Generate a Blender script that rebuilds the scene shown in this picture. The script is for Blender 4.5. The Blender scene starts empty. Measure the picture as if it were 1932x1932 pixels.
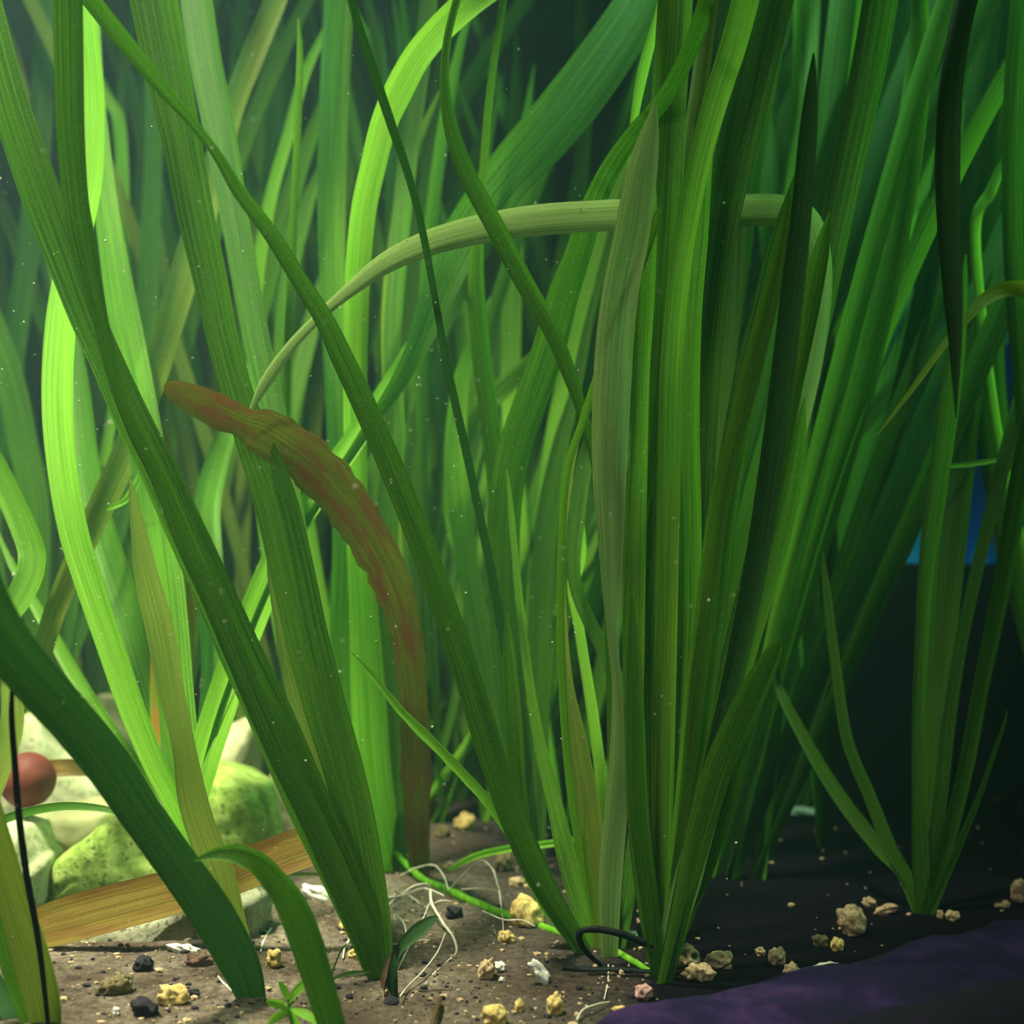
import bpy, bmesh, math, random
from mathutils import Vector, noise
random.seed(7)
S = bpy.context.scene
COL = S.collection

# ------------------------------------------------------------------ camera
CAM = Vector((0.0, -0.5, 0.17)); K = 0.72            # frame width = K * distance
cam = bpy.data.cameras.new('camera'); cam.sensor_width = 36; cam.lens = 36 / K
cam.clip_start = 0.01; cam.clip_end = 50
cam.dof.use_dof = True; cam.dof.focus_distance = 0.53; cam.dof.aperture_fstop = 8.0
co = bpy.data.objects.new('camera', cam); co.location = CAM; co.rotation_euler = (math.pi / 2, 0, 0)
COL.objects.link(co); S.camera = co

# ------------------------------------------------------------------ world: cloudy tank water
w = bpy.data.worlds.new('water_world'); S.world = w; w.use_nodes = True
nt = w.node_tree
for n in list(nt.nodes): nt.nodes.remove(n)
wo = nt.nodes.new('ShaderNodeOutputWorld'); bgn = nt.nodes.new('ShaderNodeBackground')
bgn.inputs[0].default_value = (0.01, 0.03, 0.03, 1); bgn.inputs[1].default_value = 0.0
vs = nt.nodes.new('ShaderNodeVolumeScatter')
vs.inputs['Color'].default_value = (0.36, 0.78, 0.74, 1); vs.inputs['Density'].default_value = 0.12
vs.inputs['Anisotropy'].default_value = 0.25
nt.links.new(bgn.outputs[0], wo.inputs['Surface']); nt.links.new(vs.outputs[0], wo.inputs['Volume'])

# ------------------------------------------------------------------ lamps
def area(name, loc, target, sx, sy, power, color, spread=math.pi):
    l = bpy.data.lights.new(name, 'AREA'); l.shape = 'RECTANGLE'; l.size = sx; l.size_y = sy
    l.energy = power; l.color = color; l.spread = spread
    o = bpy.data.objects.new(name, l); o.location = loc
    o.rotation_euler = (Vector(target) - Vector(loc)).to_track_quat('-Z', 'Y').to_euler()
    COL.objects.link(o); return o
# hood light over the left of the tank, then two added fills and a hidden blue lamp
area('hood_lamp', (-0.40, -0.02, 1.25), (-0.16, 0.12, 0.0), 0.14, 0.14, 3.5, (1.0, 1.0, 0.74), math.radians(36))
area('upper_right_fill', (0.44, 0.08, 0.58), (0.10, 0.18, 0.34), 0.12, 0.4, 1.25, (0.45, 1.0, 0.55), math.radians(72))  # unseen fill added to brighten only the upper right leaves
area('front_fill', (-0.45, -0.95, 0.75), (-0.12, 0.0, 0.08), 0.3, 0.3, 0.38, (0.95, 1.0, 0.9), math.radians(45))  # unseen fill added behind the camera for the camera-facing sides
area('blue_glow_lamp', (0.28, 0.395, 0.09), (0.27, 0.44, 0.20), 0.34, 0.02, 4.0, (0.0, 0.05, 1.0))  # hidden lamp added to make the blue glow at the back
def spot(name, loc, target, deg, power, color):
    l = bpy.data.lights.new(name, 'SPOT'); l.spot_size = math.radians(deg); l.spot_blend = 0.8; l.energy = power; l.color = color
    l.shadow_soft_size = 0.01
    o = bpy.data.objects.new(name, l); o.location = loc
    o.rotation_euler = (Vector(target) - Vector(loc)).to_track_quat('-Z', 'Y').to_euler(); COL.objects.link(o)
spot('highlight_spot', (-0.30, -0.28, 0.75), (-0.187, 0.085, 0.255), 11, 22.0, (1.0, 1.0, 0.7))  # unseen spots added to make highlights on single leaves and the rocks
spot('highlight_spot', (-0.10, -0.28, 0.75), (-0.052, 0.12, 0.345), 11, 40.0, (1.0, 1.0, 0.7))
spot('highlight_spot', (-0.25, -0.10, 0.95), (-0.16, 0.13, 0.02), 9, 4.0, (1.0, 1.0, 0.7))
spot('highlight_spot', (0.0, -0.26, 0.70), (-0.091, -0.048, 0.061), 3.5, 25.0, (1.0, 1.0, 0.7))

S.view_settings.view_transform = 'Standard'; S.view_settings.look = 'None'
S.view_settings.exposure = -0.12; S.view_settings.gamma = 1.0; S.view_settings.use_curve_mapping = False

# ------------------------------------------------------------------ helpers
def P(px, py, Y):
    W = K * (Y + 0.5)
    return Vector(((px - 966) / 1932 * W, Y, 0.17 - (py - 966) / 1932 * W))
def gY(py): return 0.17 / ((py - 966) / 1932 * K) - 0.5      # depth at which flat ground shows at row py
def mm(Y): return K * (Y + 0.5) / 1932                       # metres per pixel

def link(name, me, mat=None, parent=None, loc=None):
    o = bpy.data.objects.new(name, me); COL.objects.link(o)
    if mat is not None: me.materials.append(mat)
    if parent is not None: o.parent = parent
    if loc is not None: o.location = loc
    return o
def thing(name, label, cat, loc, group=None):
    o = bpy.data.objects.new(name, None); COL.objects.link(o); o.location = loc
    o.empty_display_size = 0.01
    o['label'] = label; o['category'] = cat
    if group: o['group'] = group
    return o
def tag(o, label, cat, group=None):
    o['label'] = label; o['category'] = cat
    if group: o['group'] = group
    return o
def smooth(me):
    for p in me.polygons: p.use_smooth = True

def newmat(name):
    m = bpy.data.materials.new(name); m.use_nodes = True
    t = m.node_tree
    for n in list(t.nodes): t.nodes.remove(n)
    out = t.nodes.new('ShaderNodeOutputMaterial')
    def N(kind, **kw):
        n = t.nodes.new('ShaderNode' + kind)
        for k, v in kw.items():
            if hasattr(n, k) and not k.startswith('i_'): setattr(n, k, v)
        return n
    return m, t, out, N
def ramp(N, stops):
    r = N('ValToRGB'); e = r.color_ramp.elements
    e[0].position, e[0].color = stops[0][0], (*stops[0][1], 1)
    e[1].position, e[1].color = stops[1][0], (*stops[1][1], 1)
    for p, c in stops[2:]:
        x = e.new(p); x.color = (*c, 1)
    return r

def leaf_mat(name, dark, light, trans=0.55, grime=0.25, patch=None):
    m, t, out, N = newmat(name); L = t.links.new
    uv = N('TexCoord'); mp = N('Mapping'); mp.inputs['Scale'].default_value = (14, 1.3, 1)
    L(uv.outputs['UV'], mp.inputs[0])
    st = N('TexNoise'); st.inputs['Scale'].default_value = 1.6; st.inputs['Detail'].default_value = 3
    L(mp.outputs[0], st.inputs['Vector'])
    r = ramp(N, [(0.36, dark), (0.64, light)]); L(st.outputs[0], r.inputs[0])
    # algae film specks
    sp = N('TexNoise'); sp.inputs['Scale'].default_value = 1300; sp.inputs['Detail'].default_value = 4
    L(uv.outputs['Object'], sp.inputs['Vector'])
    sr = ramp(N, [(0.52, (0, 0, 0)), (0.72, (1, 1, 1))]); L(sp.outputs[0], sr.inputs[0])
    ml = N('Math', operation='MULTIPLY'); ml.inputs[1].default_value = grime; L(sr.outputs[0], ml.inputs[0])
    mx = N('MixRGB'); L(ml.outputs[0], mx.inputs[0]); L(r.outputs[0], mx.inputs[1])
    mx.inputs[2].default_value = (light[0] * 0.9 + 0.16, light[1] * 0.8 + 0.16, light[2] * .9 + 0.08, 1)
    colr = mx.outputs[0]
    if patch:
        pn = N('TexNoise'); pn.inputs['Scale'].default_value = 3.0; pn.inputs['Detail'].default_value = 3
        m2 = N('Mapping'); m2.inputs['Scale'].default_value = (1.2, 2.0, 1); L(uv.outputs['UV'], m2.inputs[0]); L(m2.outputs[0], pn.inputs['Vector'])
        pr = ramp(N, [(0.44, (0, 0, 0)), (0.64, (1, 1, 1))]); L(pn.outputs[0], pr.inputs[0])
        m3 = N('MixRGB'); L(pr.outputs[0], m3.inputs[0]); L(colr, m3.inputs[1]); m3.inputs[2].default_value = (*patch, 1)
        colr = m3.outputs[0]
    b = N('BsdfPrincipled'); b.inputs['Roughness'].default_value = 0.5; b.inputs['Specular IOR Level'].default_value = 0.05 if light[1] < .05 else 0.25
    tr = N('BsdfTranslucent'); mix = N('MixShader'); mix.inputs[0].default_value = trans
    bu = N('Bump'); bu.inputs['Strength'].default_value = 0.35; bu.inputs['Distance'].default_value = 0.0006
    L(st.outputs[0], bu.inputs['Height']); L(bu.outputs[0], b.inputs['Normal'])
    L(colr, b.inputs['Base Color']); L(colr, tr.inputs['Color'])
    L(b.outputs[0], mix.inputs[1]); L(tr.outputs[0], mix.inputs[2]); L(mix.outputs[0], out.inputs['Surface'])
    return m

def rock_mat(name, stops, scale=60, bump=0.6, rough=0.85, speck=None, dist=0.002):
    m, t, out, N = newmat(name); L = t.links.new
    tc = N('TexCoord'); n1 = N('TexNoise'); n1.inputs['Scale'].default_value = scale; n1.inputs['Detail'].default_value = 7
    n1.inputs['Roughness'].default_value = 0.65
    L(tc.outputs['Object'], n1.inputs['Vector'])
    r = ramp(N, stops); L(n1.outputs[0], r.inputs[0]); c = r.outputs[0]
    if speck:
        n2 = N('TexNoise'); n2.inputs['Scale'].default_value = scale * speck[1]; n2.inputs['Detail'].default_value = 4
        L(tc.outputs['Object'], n2.inputs['Vector'])
        r2 = ramp(N, [(speck[2], (0, 0, 0)), (speck[2] + 0.1, (1, 1, 1))]); L(n2.outputs[0], r2.inputs[0])
        mx = N('MixRGB'); L(r2.outputs[0], mx.inputs[0]); L(c, mx.inputs[1]); mx.inputs[2].default_value = (*speck[0], 1); c = mx.outputs[0]
    b = N('BsdfPrincipled'); b.inputs['Roughness'].default_value = rough; b.inputs['Specular IOR Level'].default_value = 0.2
    bu = N('Bump'); bu.inputs['Strength'].default_value = bump; bu.inputs['Distance'].default_value = dist
    L(n1.outputs[0], bu.inputs['Height']); L(bu.outputs[0], b.inputs['Normal'])
    L(c, b.inputs['Base Color']); L(b.outputs[0], out.inputs['Surface'])
    return m

M = dict(
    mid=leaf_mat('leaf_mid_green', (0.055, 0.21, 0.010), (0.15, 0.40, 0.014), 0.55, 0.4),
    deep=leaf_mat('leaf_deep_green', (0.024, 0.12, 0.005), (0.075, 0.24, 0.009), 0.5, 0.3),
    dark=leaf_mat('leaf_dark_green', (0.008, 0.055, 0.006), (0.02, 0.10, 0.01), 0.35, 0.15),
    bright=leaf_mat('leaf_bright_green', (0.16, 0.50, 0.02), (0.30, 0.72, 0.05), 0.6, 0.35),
    yellow=leaf_mat('leaf_yellow_green', (0.20, 0.36, 0.015), (0.36, 0.50, 0.03), 0.55),
    olive=leaf_mat('leaf_olive', (0.11, 0.20, 0.015), (0.20, 0.30, 0.03), 0.5),
    pale=leaf_mat('leaf_pale_film', (0.20, 0.38, 0.08), (0.36, 0.54, 0.17), 0.5, 0.5),
    brown=leaf_mat('leaf_brown', (0.05, 0.085, 0.006), (0.11, 0.15, 0.012), 0.3, 0.3, patch=(0.11, 0.062, 0.018)),
    umber=leaf_mat('leaf_umber', (0.05, 0.03, 0.012), (0.10, 0.06, 0.02), 0.25, 0.3),
    rust=leaf_mat('leaf_rusty', (0.16, 0.22, 0.01), (0.28, 0.32, 0.02), 0.5, 0.2, patch=(0.40, 0.17, 0.02)),
    dead=leaf_mat('leaf_dead_ochre', (0.14, 0.11, 0.010), (0.22, 0.175, 0.02), 0.3, 0.3, patch=(0.16, 0.09, 0.012)),
    root=leaf_mat('root_white', (0.55, 0.55, 0.42), (0.80, 0.80, 0.65), 0.3, 0.1),
    lime=leaf_mat('leaf_lime', (0.10, 0.32, 0.012), (0.24, 0.54, 0.03), 0.55),
    black=leaf_mat('strand_black', (0.003, 0.006, 0.006), (0.008, 0.014, 0.012), 0.05, 0.02),
)

# ------------------------------------------------------------------ ground
def soil_mask_y(x):   # front line of the violet bank
    return -0.045 + 0.34 * max(0, x + 0.02) - 0.0
def ground_h(x, y):
    return (noise.noise(Vector((x * 9, y * 9, 0.3))) * 0.004 + noise.noise(Vector((x * 45, y * 45, 2.1))) * 0.0012
            + noise.noise(Vector((x * 160, y * 160, 5.1))) * 0.0006)
def build_floor():
    nx, ny = 340, 260; vs_, fs = [], []
    x0, x1, y0, y1 = -0.62, 0.62, -0.25, 0.52
    for j in range(ny + 1):
        for i in range(nx + 1):
            x = x0 + (x1 - x0) * i / nx; y = y0 + (y1 - y0) * j / ny
            vs_.append((x, y, ground_h(x, y)))
    for j in range(ny):
        for i in range(nx):
            a = j * (nx + 1) + i; fs.append((a, a + 1, a + nx + 2, a + nx + 1))
    me = bpy.data.meshes.new('floor'); me.from_pydata(vs_, [], fs); smooth(me)
    m, t, out, N = newmat('sand_and_shaded_soil'); L = t.links.new
    tc = N('TexCoord')
    def nz(scale, det, rough=0.6):
        n = N('TexNoise'); n.inputs['Scale'].default_value = scale; n.inputs['Detail'].default_value = det
        n.inputs['Roughness'].default_value = rough; L(tc.outputs['Object'], n.inputs['Vector']); return n
    fine = nz(300, 8, 0.85); blot = nz(26, 4); big = nz(7, 3)
    r1 = ramp(N, [(0.35, (0.05, 0.04, 0.03)), (0.44, (0.28, 0.235, 0.17)), (0.54, (0.46, 0.40, 0.29)), (0.64, (0.70, 0.62, 0.47))]); L(fine.outputs[0], r1.inputs[0])
    r2 = ramp(N, [(0.40, (0.22, 0.16, 0.12)), (0.62, (1, 1, 1))]); L(blot.outputs[0], r2.inputs[0])
    mul = N('MixRGB', blend_type='MULTIPLY'); mul.inputs[0].default_value = 0.75; L(r1.outputs[0], mul.inputs[1]); L(r2.outputs[0], mul.inputs[2])
    # dark soil towards the right and the back, shade there put into its black
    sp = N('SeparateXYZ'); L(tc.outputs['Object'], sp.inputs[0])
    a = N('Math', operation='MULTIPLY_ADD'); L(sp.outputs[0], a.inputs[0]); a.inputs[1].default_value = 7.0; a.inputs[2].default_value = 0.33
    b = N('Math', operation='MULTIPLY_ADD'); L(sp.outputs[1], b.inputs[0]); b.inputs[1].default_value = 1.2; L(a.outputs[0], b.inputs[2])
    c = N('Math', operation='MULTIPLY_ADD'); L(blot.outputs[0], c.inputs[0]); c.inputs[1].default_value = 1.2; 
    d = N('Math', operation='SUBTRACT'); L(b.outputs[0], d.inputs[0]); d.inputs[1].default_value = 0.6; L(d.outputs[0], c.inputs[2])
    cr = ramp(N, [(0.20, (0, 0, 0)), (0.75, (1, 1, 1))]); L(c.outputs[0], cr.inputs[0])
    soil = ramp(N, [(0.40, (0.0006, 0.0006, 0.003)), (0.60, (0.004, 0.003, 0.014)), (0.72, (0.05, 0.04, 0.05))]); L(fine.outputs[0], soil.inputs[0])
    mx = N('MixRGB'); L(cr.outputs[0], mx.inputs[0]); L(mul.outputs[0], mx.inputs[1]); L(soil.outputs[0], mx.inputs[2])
    bs = N('BsdfPrincipled'); bs.inputs['Roughness'].default_value = 0.9; bs.inputs['Specular IOR Level'].default_value = 0.1
    bu = N('Bump'); bu.inputs['Strength'].default_value = 1.0; bu.inputs['Distance'].default_value = 0.004
    L(fine.outputs[0], bu.inputs['Height']); L(bu.outputs[0], bs.inputs['Normal'])
    L(mx.outputs[0], bs.inputs['Base Color']); L(bs.outputs[0], out.inputs['Surface'])
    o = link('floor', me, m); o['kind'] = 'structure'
build_floor()

# soil bank along the front glass, right side; violet light is put into its colour
def bank(name, edge, back, hfun, mat):
    # edge: list of (px,py) back line on the ground; runs forward to y = back
    n, k = 120, 50; vs_, fs = [], []
    pts = [P(px, py, gY(py)) for px, py in edge]
    for i in range(n + 1):
        f = i / n * (len(pts) - 1); a = min(int(f), len(pts) - 2); q = pts[a].lerp(pts[a + 1], f - a)
        for j in range(k + 1):
            s = j / k; y = q.y * (1 - s) + back * s; x = q.x * (1 - s * 0.0)
            y += noise.noise(Vector((x * 40, 1.7, 0))) * 0.006 * (1 - s)
            vs_.append((x, y, -0.006 + hfun(s) + noise.noise(Vector((x * 28, y * 28, 4))) * 0.005 * min(1, s * 6) + noise.noise(Vector((x * 110, y * 110, 4))) * 0.0015))
    for i in range(n):
        for j in range(k):
            a = i * (k + 1) + j; fs.append((a, a + 1, a + k + 2, a + k + 1))
    me = bpy.data.meshes.new(name); me.from_pydata(vs_, [], fs); smooth(me)
    o = link(name, me, mat); o['kind'] = 'structure'
violet = rock_mat('violet_lit_soil', [(0.38, (0.001, 0.0006, 0.012)), (0.52, (0.006, 0.002, 0.03)), (0.64, (0.022, 0.008, 0.05)), (0.76, (0.05, 0.022, 0.08))], 34, 0.6, 0.9)
bank('soil_bank', [(1020, 1945), (1160, 1900), (1300, 1868), (1450, 1832), (1600, 1790), (1750, 1750), (1932, 1712), (2150, 1670)], -0.20,
     lambda s: 0.0125 * min(1, s * 9) - 0.03 * max(0, s - 0.5), violet)

bank('soil_bank', [(1480, 1975), (1620, 1925), (1780, 1880), (1932, 1842), (2150, 1790)], -0.20, lambda s: 0.017 * min(1, s * 9) - 0.02 * max(0, s - .5), rock_mat('crevice_black', [(0.30, (0.001, 0.001, 0.004)), (0.66, (0.004, 0.003, 0.014)), (0.74, (0.06, 0.03, 0.06))], 90, .8))  # black slab put in for the dark of a crevice
# back wall and side walls of the tank
def wall(name, pts, mat):
    me = bpy.data.meshes.new(name); me.from_pydata(pts, [], [(0, 1, 2, 3)]); o = link(name, me, mat); o['kind'] = 'structure'
wallm = rock_mat('dim_back_wall', [(0.35, (0.006, 0.014, 0.014)), (0.55, (0.016, 0.035, 0.030)), (0.66, (0.035, 0.055, 0.045)), (0.78, (0.10, 0.06, 0.05))], 9, 0.4, 0.8)
def back_wall():
    n, k = 160, 90; vs_, fs = [], []
    for j in range(k + 1):
        for i in range(n + 1):
            x = -0.62 + 1.24 * i / n; z = -0.02 + 0.78 * j / k
            vs_.append((x, 0.50 - 0.02 * noise.noise(Vector((x * 12, z * 12, 9))) - 0.006 * noise.noise(Vector((x * 50, z * 50, 3))), z))
    for j in range(k):
        for i in range(n):
            a = j * (n + 1) + i; fs.append((a, a + 1, a + n + 2, a + n + 1))
    me = bpy.data.meshes.new('wall_back'); me.from_pydata(vs_, [], fs); smooth(me); link('wall_back', me, wallm)['kind'] = 'structure'
back_wall()
wall('wall_left', [(-0.62, -0.25, -0.02), (-0.62, 0.52, -0.02), (-0.62, 0.52, 0.76), (-0.62, -0.25, 0.76)], wallm)
wall('wall_right', [(0.62, -0.25, -0.02), (0.62, 0.52, -0.02), (0.62, 0.52, 0.76), (0.62, -0.25, 0.76)], wallm)

# ------------------------------------------------------------------ leaves
def catmull(pts, per):
    out = []; n = len(pts)
    for i in range(n - 1):
        p0 = pts[max(i - 1, 0)]; p1 = pts[i]; p2 = pts[i + 1]; p3 = pts[min(i + 2, n - 1)]
        for j in range(per):
            t = j / per; t2 = t * t; t3 = t2 * t
            out.append(tuple(0.5 * ((2 * b) + (-a + c) * t + (2 * a - 5 * b + 4 * c - d) * t2 + (-a + 3 * b - 3 * c + d) * t3)
                             for a, b, c, d in zip(p0, p1, p2, p3)))
    out.append(tuple(pts[-1])); return out

def leaf3d(pts, parent, mat, roll=0.0, twist=0.0, cup=0.16, wave=0.0, per=7, ragged=0.0, name='leaf', label=None, across=6):
    """pts: (x,y,z,width) in world space; one blade, cupped across, veins along"""
    base = parent.location if parent is not None else Vector((0, 0, 0))
    c = catmull(pts, per); n = len(c); NA = across
    vs_, fs, uvs = [], [], []
    length = 0.0; prev = None; seed = random.random() * 50
    for i, q in enumerate(c):
        p = Vector(q[:3]); wd = max(q[3], 0.0004)
        a = Vector(c[max(i - 1, 0)][:3]); b = Vector(c[min(i + 1, n - 1)][:3]); T = (b - a).normalized()
        if prev is not None: length += (p - prev).length
        prev = p
        V = (p - CAM).normalized(); Sd = T.cross(V)
        if Sd.length < 1e-4: Sd = Vector((1, 0, 0))
        Sd.normalize(); Nn = Sd.cross(T).normalized()
        r = roll + twist * (i / (n - 1) - 0.5)
        S2 = Sd * math.cos(r) + Nn * math.sin(r); N2 = Nn * math.cos(r) - Sd * math.sin(r)
        wd = wd / max(0.5, math.cos(r))
        for j in range(NA + 1):
            u = j / NA * 2 - 1
            e = 1.0
            if ragged and abs(u) > 0.6: e = 1 + ragged * noise.noise(Vector((length * 180, u * 2, seed)))
            off = cup * wd * (1 - u * u) - 0.03 * wd * math.exp(-(u * 6) ** 2)
            off += wave * wd * math.sin(length * 55 + seed) * u
            vs_.append(p + S2 * (u * wd * 0.5 * e) + N2 * off - base)
            uvs.append((j / NA, length * 6 + seed))
    for i in range(n - 1):
        for j in range(NA):
            a = i * (NA + 1) + j; fs.append((a, a + 1, a + NA + 2, a + NA + 1))
    me = bpy.data.meshes.new(name); me.from_pydata(vs_, [], fs); smooth(me)
    ul = me.uv_layers.new(name='UVMap')
    for lp in me.loops: ul.data[lp.index].uv = uvs[lp.vertex_index]
    o = link(name, me, M[mat] if isinstance(mat, str) else mat, parent)
    if label: o['label'] = label
    return o

def leaf(parent, Y0, Y1, mat, pts, pw=1.0, **kw):
    """traced blade: (px,py,width px) from the root to the tip, depth running from Y0 to Y1"""
    L = [0.0]
    for a, b in zip(pts, pts[1:]): L.append(L[-1] + math.hypot(a[0] - b[0], a[1] - b[1]))
    out = []
    for (px, py, wd), l in zip(pts, L):
        Y = Y0 + (Y1 - Y0) * (l / L[-1]) ** pw
        q = P(px, py, Y)
        if l == 0 and abs(q.z) < 0.012 and wd > 9 and kw.get('name') != 'blade': q.z = -0.005          # the foot sits in the sand
        out.append((q.x, q.y, q.z, wd * 1.08 * mm(Y)))
    kw.setdefault('cup', 0.11); kw.setdefault('roll', random.uniform(-0.35, 0.35)); kw.setdefault('twist', random.uniform(-0.5, 0.5))
    kw.setdefault('wave', random.uniform(0, 0.05))
    return leaf3d(out, parent, mat, **kw)

def tube3d(pts, parent, mat, name='root', sides=7, per=6, label=None, bump=0.0):
    """pts: (x,y,z,diameter)"""
    base = parent.location if parent is not None else Vector((0, 0, 0))
    c = catmull(pts, per); n = len(c); vs_, fs = [], []
    for i, q in enumerate(c):
        p = Vector(q[:3]); a = Vector(c[max(i - 1, 0)][:3]); b = Vector(c[min(i + 1, n - 1)][:3])
        T = (b - a).normalized(); U = T.cross(Vector((0.1, 1, 0.2))).normalized(); W = T.cross(U)
        for j in range(sides):
            an = 2 * math.pi * j / sides; r = q[3] / 2 * (1 + bump * noise.noise(p * 250 + Vector((j, 0, 0))))
            vs_.append(p + (U * math.cos(an) + W * math.sin(an)) * r - base)
    for i in range(n - 1):
        for j in range(sides):
            a = i * sides + j; b = i * sides + (j + 1) % sides; fs.append((a, b, b + sides, a + sides))
    fs.append(tuple(range(sides))[::-1]); fs.append(tuple((n - 1) * sides + j for j in range(sides)))
    me = bpy.data.meshes.new(name); me.from_pydata(vs_, [], fs); smooth(me)
    ul = me.uv_layers.new(name='UVMap')
    for lp in me.loops:
        v = me.vertices[lp.vertex_index].co; ul.data[lp.index].uv = (v.x * 30, v.z * 30)
    o = link(name, me, M[mat] if isinstance(mat, str) else mat, parent)
    if label: o['label'] = label
    return o
def tube(parent, Y0, Y1, mat, pts, **kw):
    n = len(pts) - 1
    out = []
    for i, (px, py, d) in enumerate(pts):
        Y = Y0 + (Y1 - Y0) * i / n; q = P(px, py, Y)
        q.z = max(q.z, ground_h(q.x, q.y) - 0.0005 + d * mm(Y) * .3)
        out.append((q.x, q.y, q.z, d * mm(Y)))
    return tube3d(out, parent, mat, **kw)

def root_at(px, py, Y=None):
    Y = gY(py) if Y is None else Y
    q = P(px, py, Y); return Vector((q.x, Y, ground_h(q.x, Y) - 0.002))
def crown(parent, px, Y, wpx, hpx, mat):
    """short thick sheath in which the blades meet the sand"""
    x = parent.location.x; w_ = wpx * mm(Y); h = hpx * mm(Y)
    return tube3d([(x, Y, -0.006, w_ * 0.7), (x, Y, h * 0.3, w_), (x, Y, h, w_ * 0.55)], parent, mat, name='crown', sides=12)

TALL = 'tall ribbon-leaved plants rooted in the foreground'
# ------------------------------------------------------------------ plant at the lower left, leaning back
p = thing('ribbon_plant', 'plant before the pale rocks, its broad dark leaf sweeping up to the left edge', 'plant', root_at(480, 1885))
leaf(p, 0.0, -0.10, 'dark', [(482, 1888, 40), (455, 1825, 66), (400, 1725, 74), (330, 1625, 72), (262, 1530, 74), (205, 1445, 78), (140, 1365, 80), (60, 1275, 84), (0, 1195, 88), (-50, 1090, 88), (-90, 960, 86)], roll=0.2, twist=0.2, label='broad dark green leaf')
leaf(p, 0.0, 0.055, 'olive', [(482, 1886, 34), (470, 1850, 44), (440, 1760, 52), (412, 1650, 56), (382, 1570, 52), (362, 1500, 50), (345, 1400, 40), (322, 1300, 45), (300, 1180, 48), (275, 1080, 40), (255, 960, 20), (245, 900, 3)], roll=-0.3)
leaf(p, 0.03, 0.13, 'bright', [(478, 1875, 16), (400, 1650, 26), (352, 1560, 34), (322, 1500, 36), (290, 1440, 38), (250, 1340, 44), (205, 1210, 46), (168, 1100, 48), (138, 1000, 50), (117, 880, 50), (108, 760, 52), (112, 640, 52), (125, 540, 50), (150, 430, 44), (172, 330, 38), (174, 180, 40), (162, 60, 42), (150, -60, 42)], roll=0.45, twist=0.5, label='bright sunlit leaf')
leaf(p, 0.04, 0.17, 'rust', [(478, 1875, 16), (402, 1660, 26), (350, 1540, 36), (328, 1440, 60), (322, 1350, 70), (326, 1200, 74), (328, 1100, 74), (318, 980, 66), (295, 850, 50), (285, 760, 18), (282, 700, 3)], roll=0.1, label='leaf with rusty brown streaks')
leaf(p, 0.04, 0.19, 'mid', [(478, 1875, 16), (405, 1660, 26), (362, 1540, 36), (345, 1420, 55), (330, 1300, 62), (312, 1100, 66), (285, 900, 62), (256, 720, 58), (234, 600, 56), (214, 480, 46), (192, 330, 40), (176, 150, 34), (170, -20, 30)], roll=-0.3)
leaf(p, 0.03, 0.14, 'bright', [(478, 1875, 16), (408, 1660, 24), (366, 1545, 42), (383, 1440, 54), (410, 1350, 58), (443, 1250, 56), (482, 1150, 52), (522, 1050, 46), (572, 970, 42), (640, 870, 42), (712, 765, 36), (765, 675, 28), (800, 610, 14), (815, 580, 3)], roll=0.2, twist=0.3)
leaf(p, 0.04, 0.17, 'deep', [(478, 1875, 12), (410, 1650, 12), (376, 1545, 12), (400, 1400, 12), (450, 1250, 12), (525, 1070, 12), (600, 950, 14), (680, 830, 18), (770, 690, 34), (820, 570, 56), (872, 450, 74), (955, 335, 88), (1050, 228, 96), (1130, 125, 94), (1200, 20, 88), (1240, -60, 84)], roll=-0.3, twist=0.1, label='broad dark leaf leaning right')  # shaded upper stretch of the leaf above, shade put into deeper green
leaf(p, 0.03, 0.2, 'deep', [(478, 1875, 16), (400, 1650, 24), (345, 1540, 34), (312, 1420, 42), (275, 1280, 48), (232, 1130, 52), (190, 1000, 50), (165, 880, 44), (150, 740, 34), (140, 640, 20), (136, 560, 3)], roll=0.5)
leaf(p, 0.03, 0.22, 'mid', [(478, 1875, 16), (405, 1660, 26), (372, 1545, 30), (392, 1400, 40), (405, 1250, 46), (398, 1100, 46), (390, 960, 46), (410, 870, 40), (432, 800, 30), (452, 720, 3)], roll=-0.2)
leaf(p, 0.03, 0.17, 'mid', [(478, 1875, 16), (395, 1640, 24), (330, 1520, 30), (250, 1440, 30), (180, 1340, 28), (110, 1220, 24), (60, 1130, 18), (20, 1060, 12), (-10, 990, 3)], roll=0.3)

# ------------------------------------------------------------------ plant cut by the lower left corner
p = thing('ribbon_plant', 'ribbon-leaved plant in the bottom left corner, olive leaves and one thin dark strand', 'plant', root_at(75, 1945))
leaf(p, -0.03, -0.05, 'olive', [(90, 1950, 40), (82, 1900, 56), (62, 1820, 60), (38, 1740, 58), (10, 1650, 55), (-20, 1540, 50), (-60, 1400, 48)], roll=0.3)
leaf(p, -0.03, -0.03, 'mid', [(70, 1950, 26), (40, 1880, 34), (12, 1790, 36), (-20, 1690, 36), (-60, 1560, 36)], roll=-0.3)
leaf(p, -0.03, -0.02, 'olive', [(95, 1950, 20), (80, 1860, 30), (60, 1790, 26), (30, 1690, 20), (5, 1600, 12), (-10, 1540, 3)], roll=-0.2)
leaf(p, -0.035, -0.06, 'black', [(92, 1946, 7), (82, 1850, 9), (70, 1760, 11), (50, 1650, 12), (36, 1540, 12), (28, 1440, 11), (22, 1350, 10), (24, 1290, 6), (28, 1262, 2)], roll=0.7, label='thin dark strand')
leaf(p, -0.03, -0.015, 'dark', [(60, 1950, 20), (20, 1910, 34), (-20, 1850, 40), (-80, 1760, 40)], roll=0.1)
p = thing('ribbon_plant', 'plant beyond the left edge, one thin green leaf arching before the pale rocks', 'plant', root_at(-150, 1800))
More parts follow.
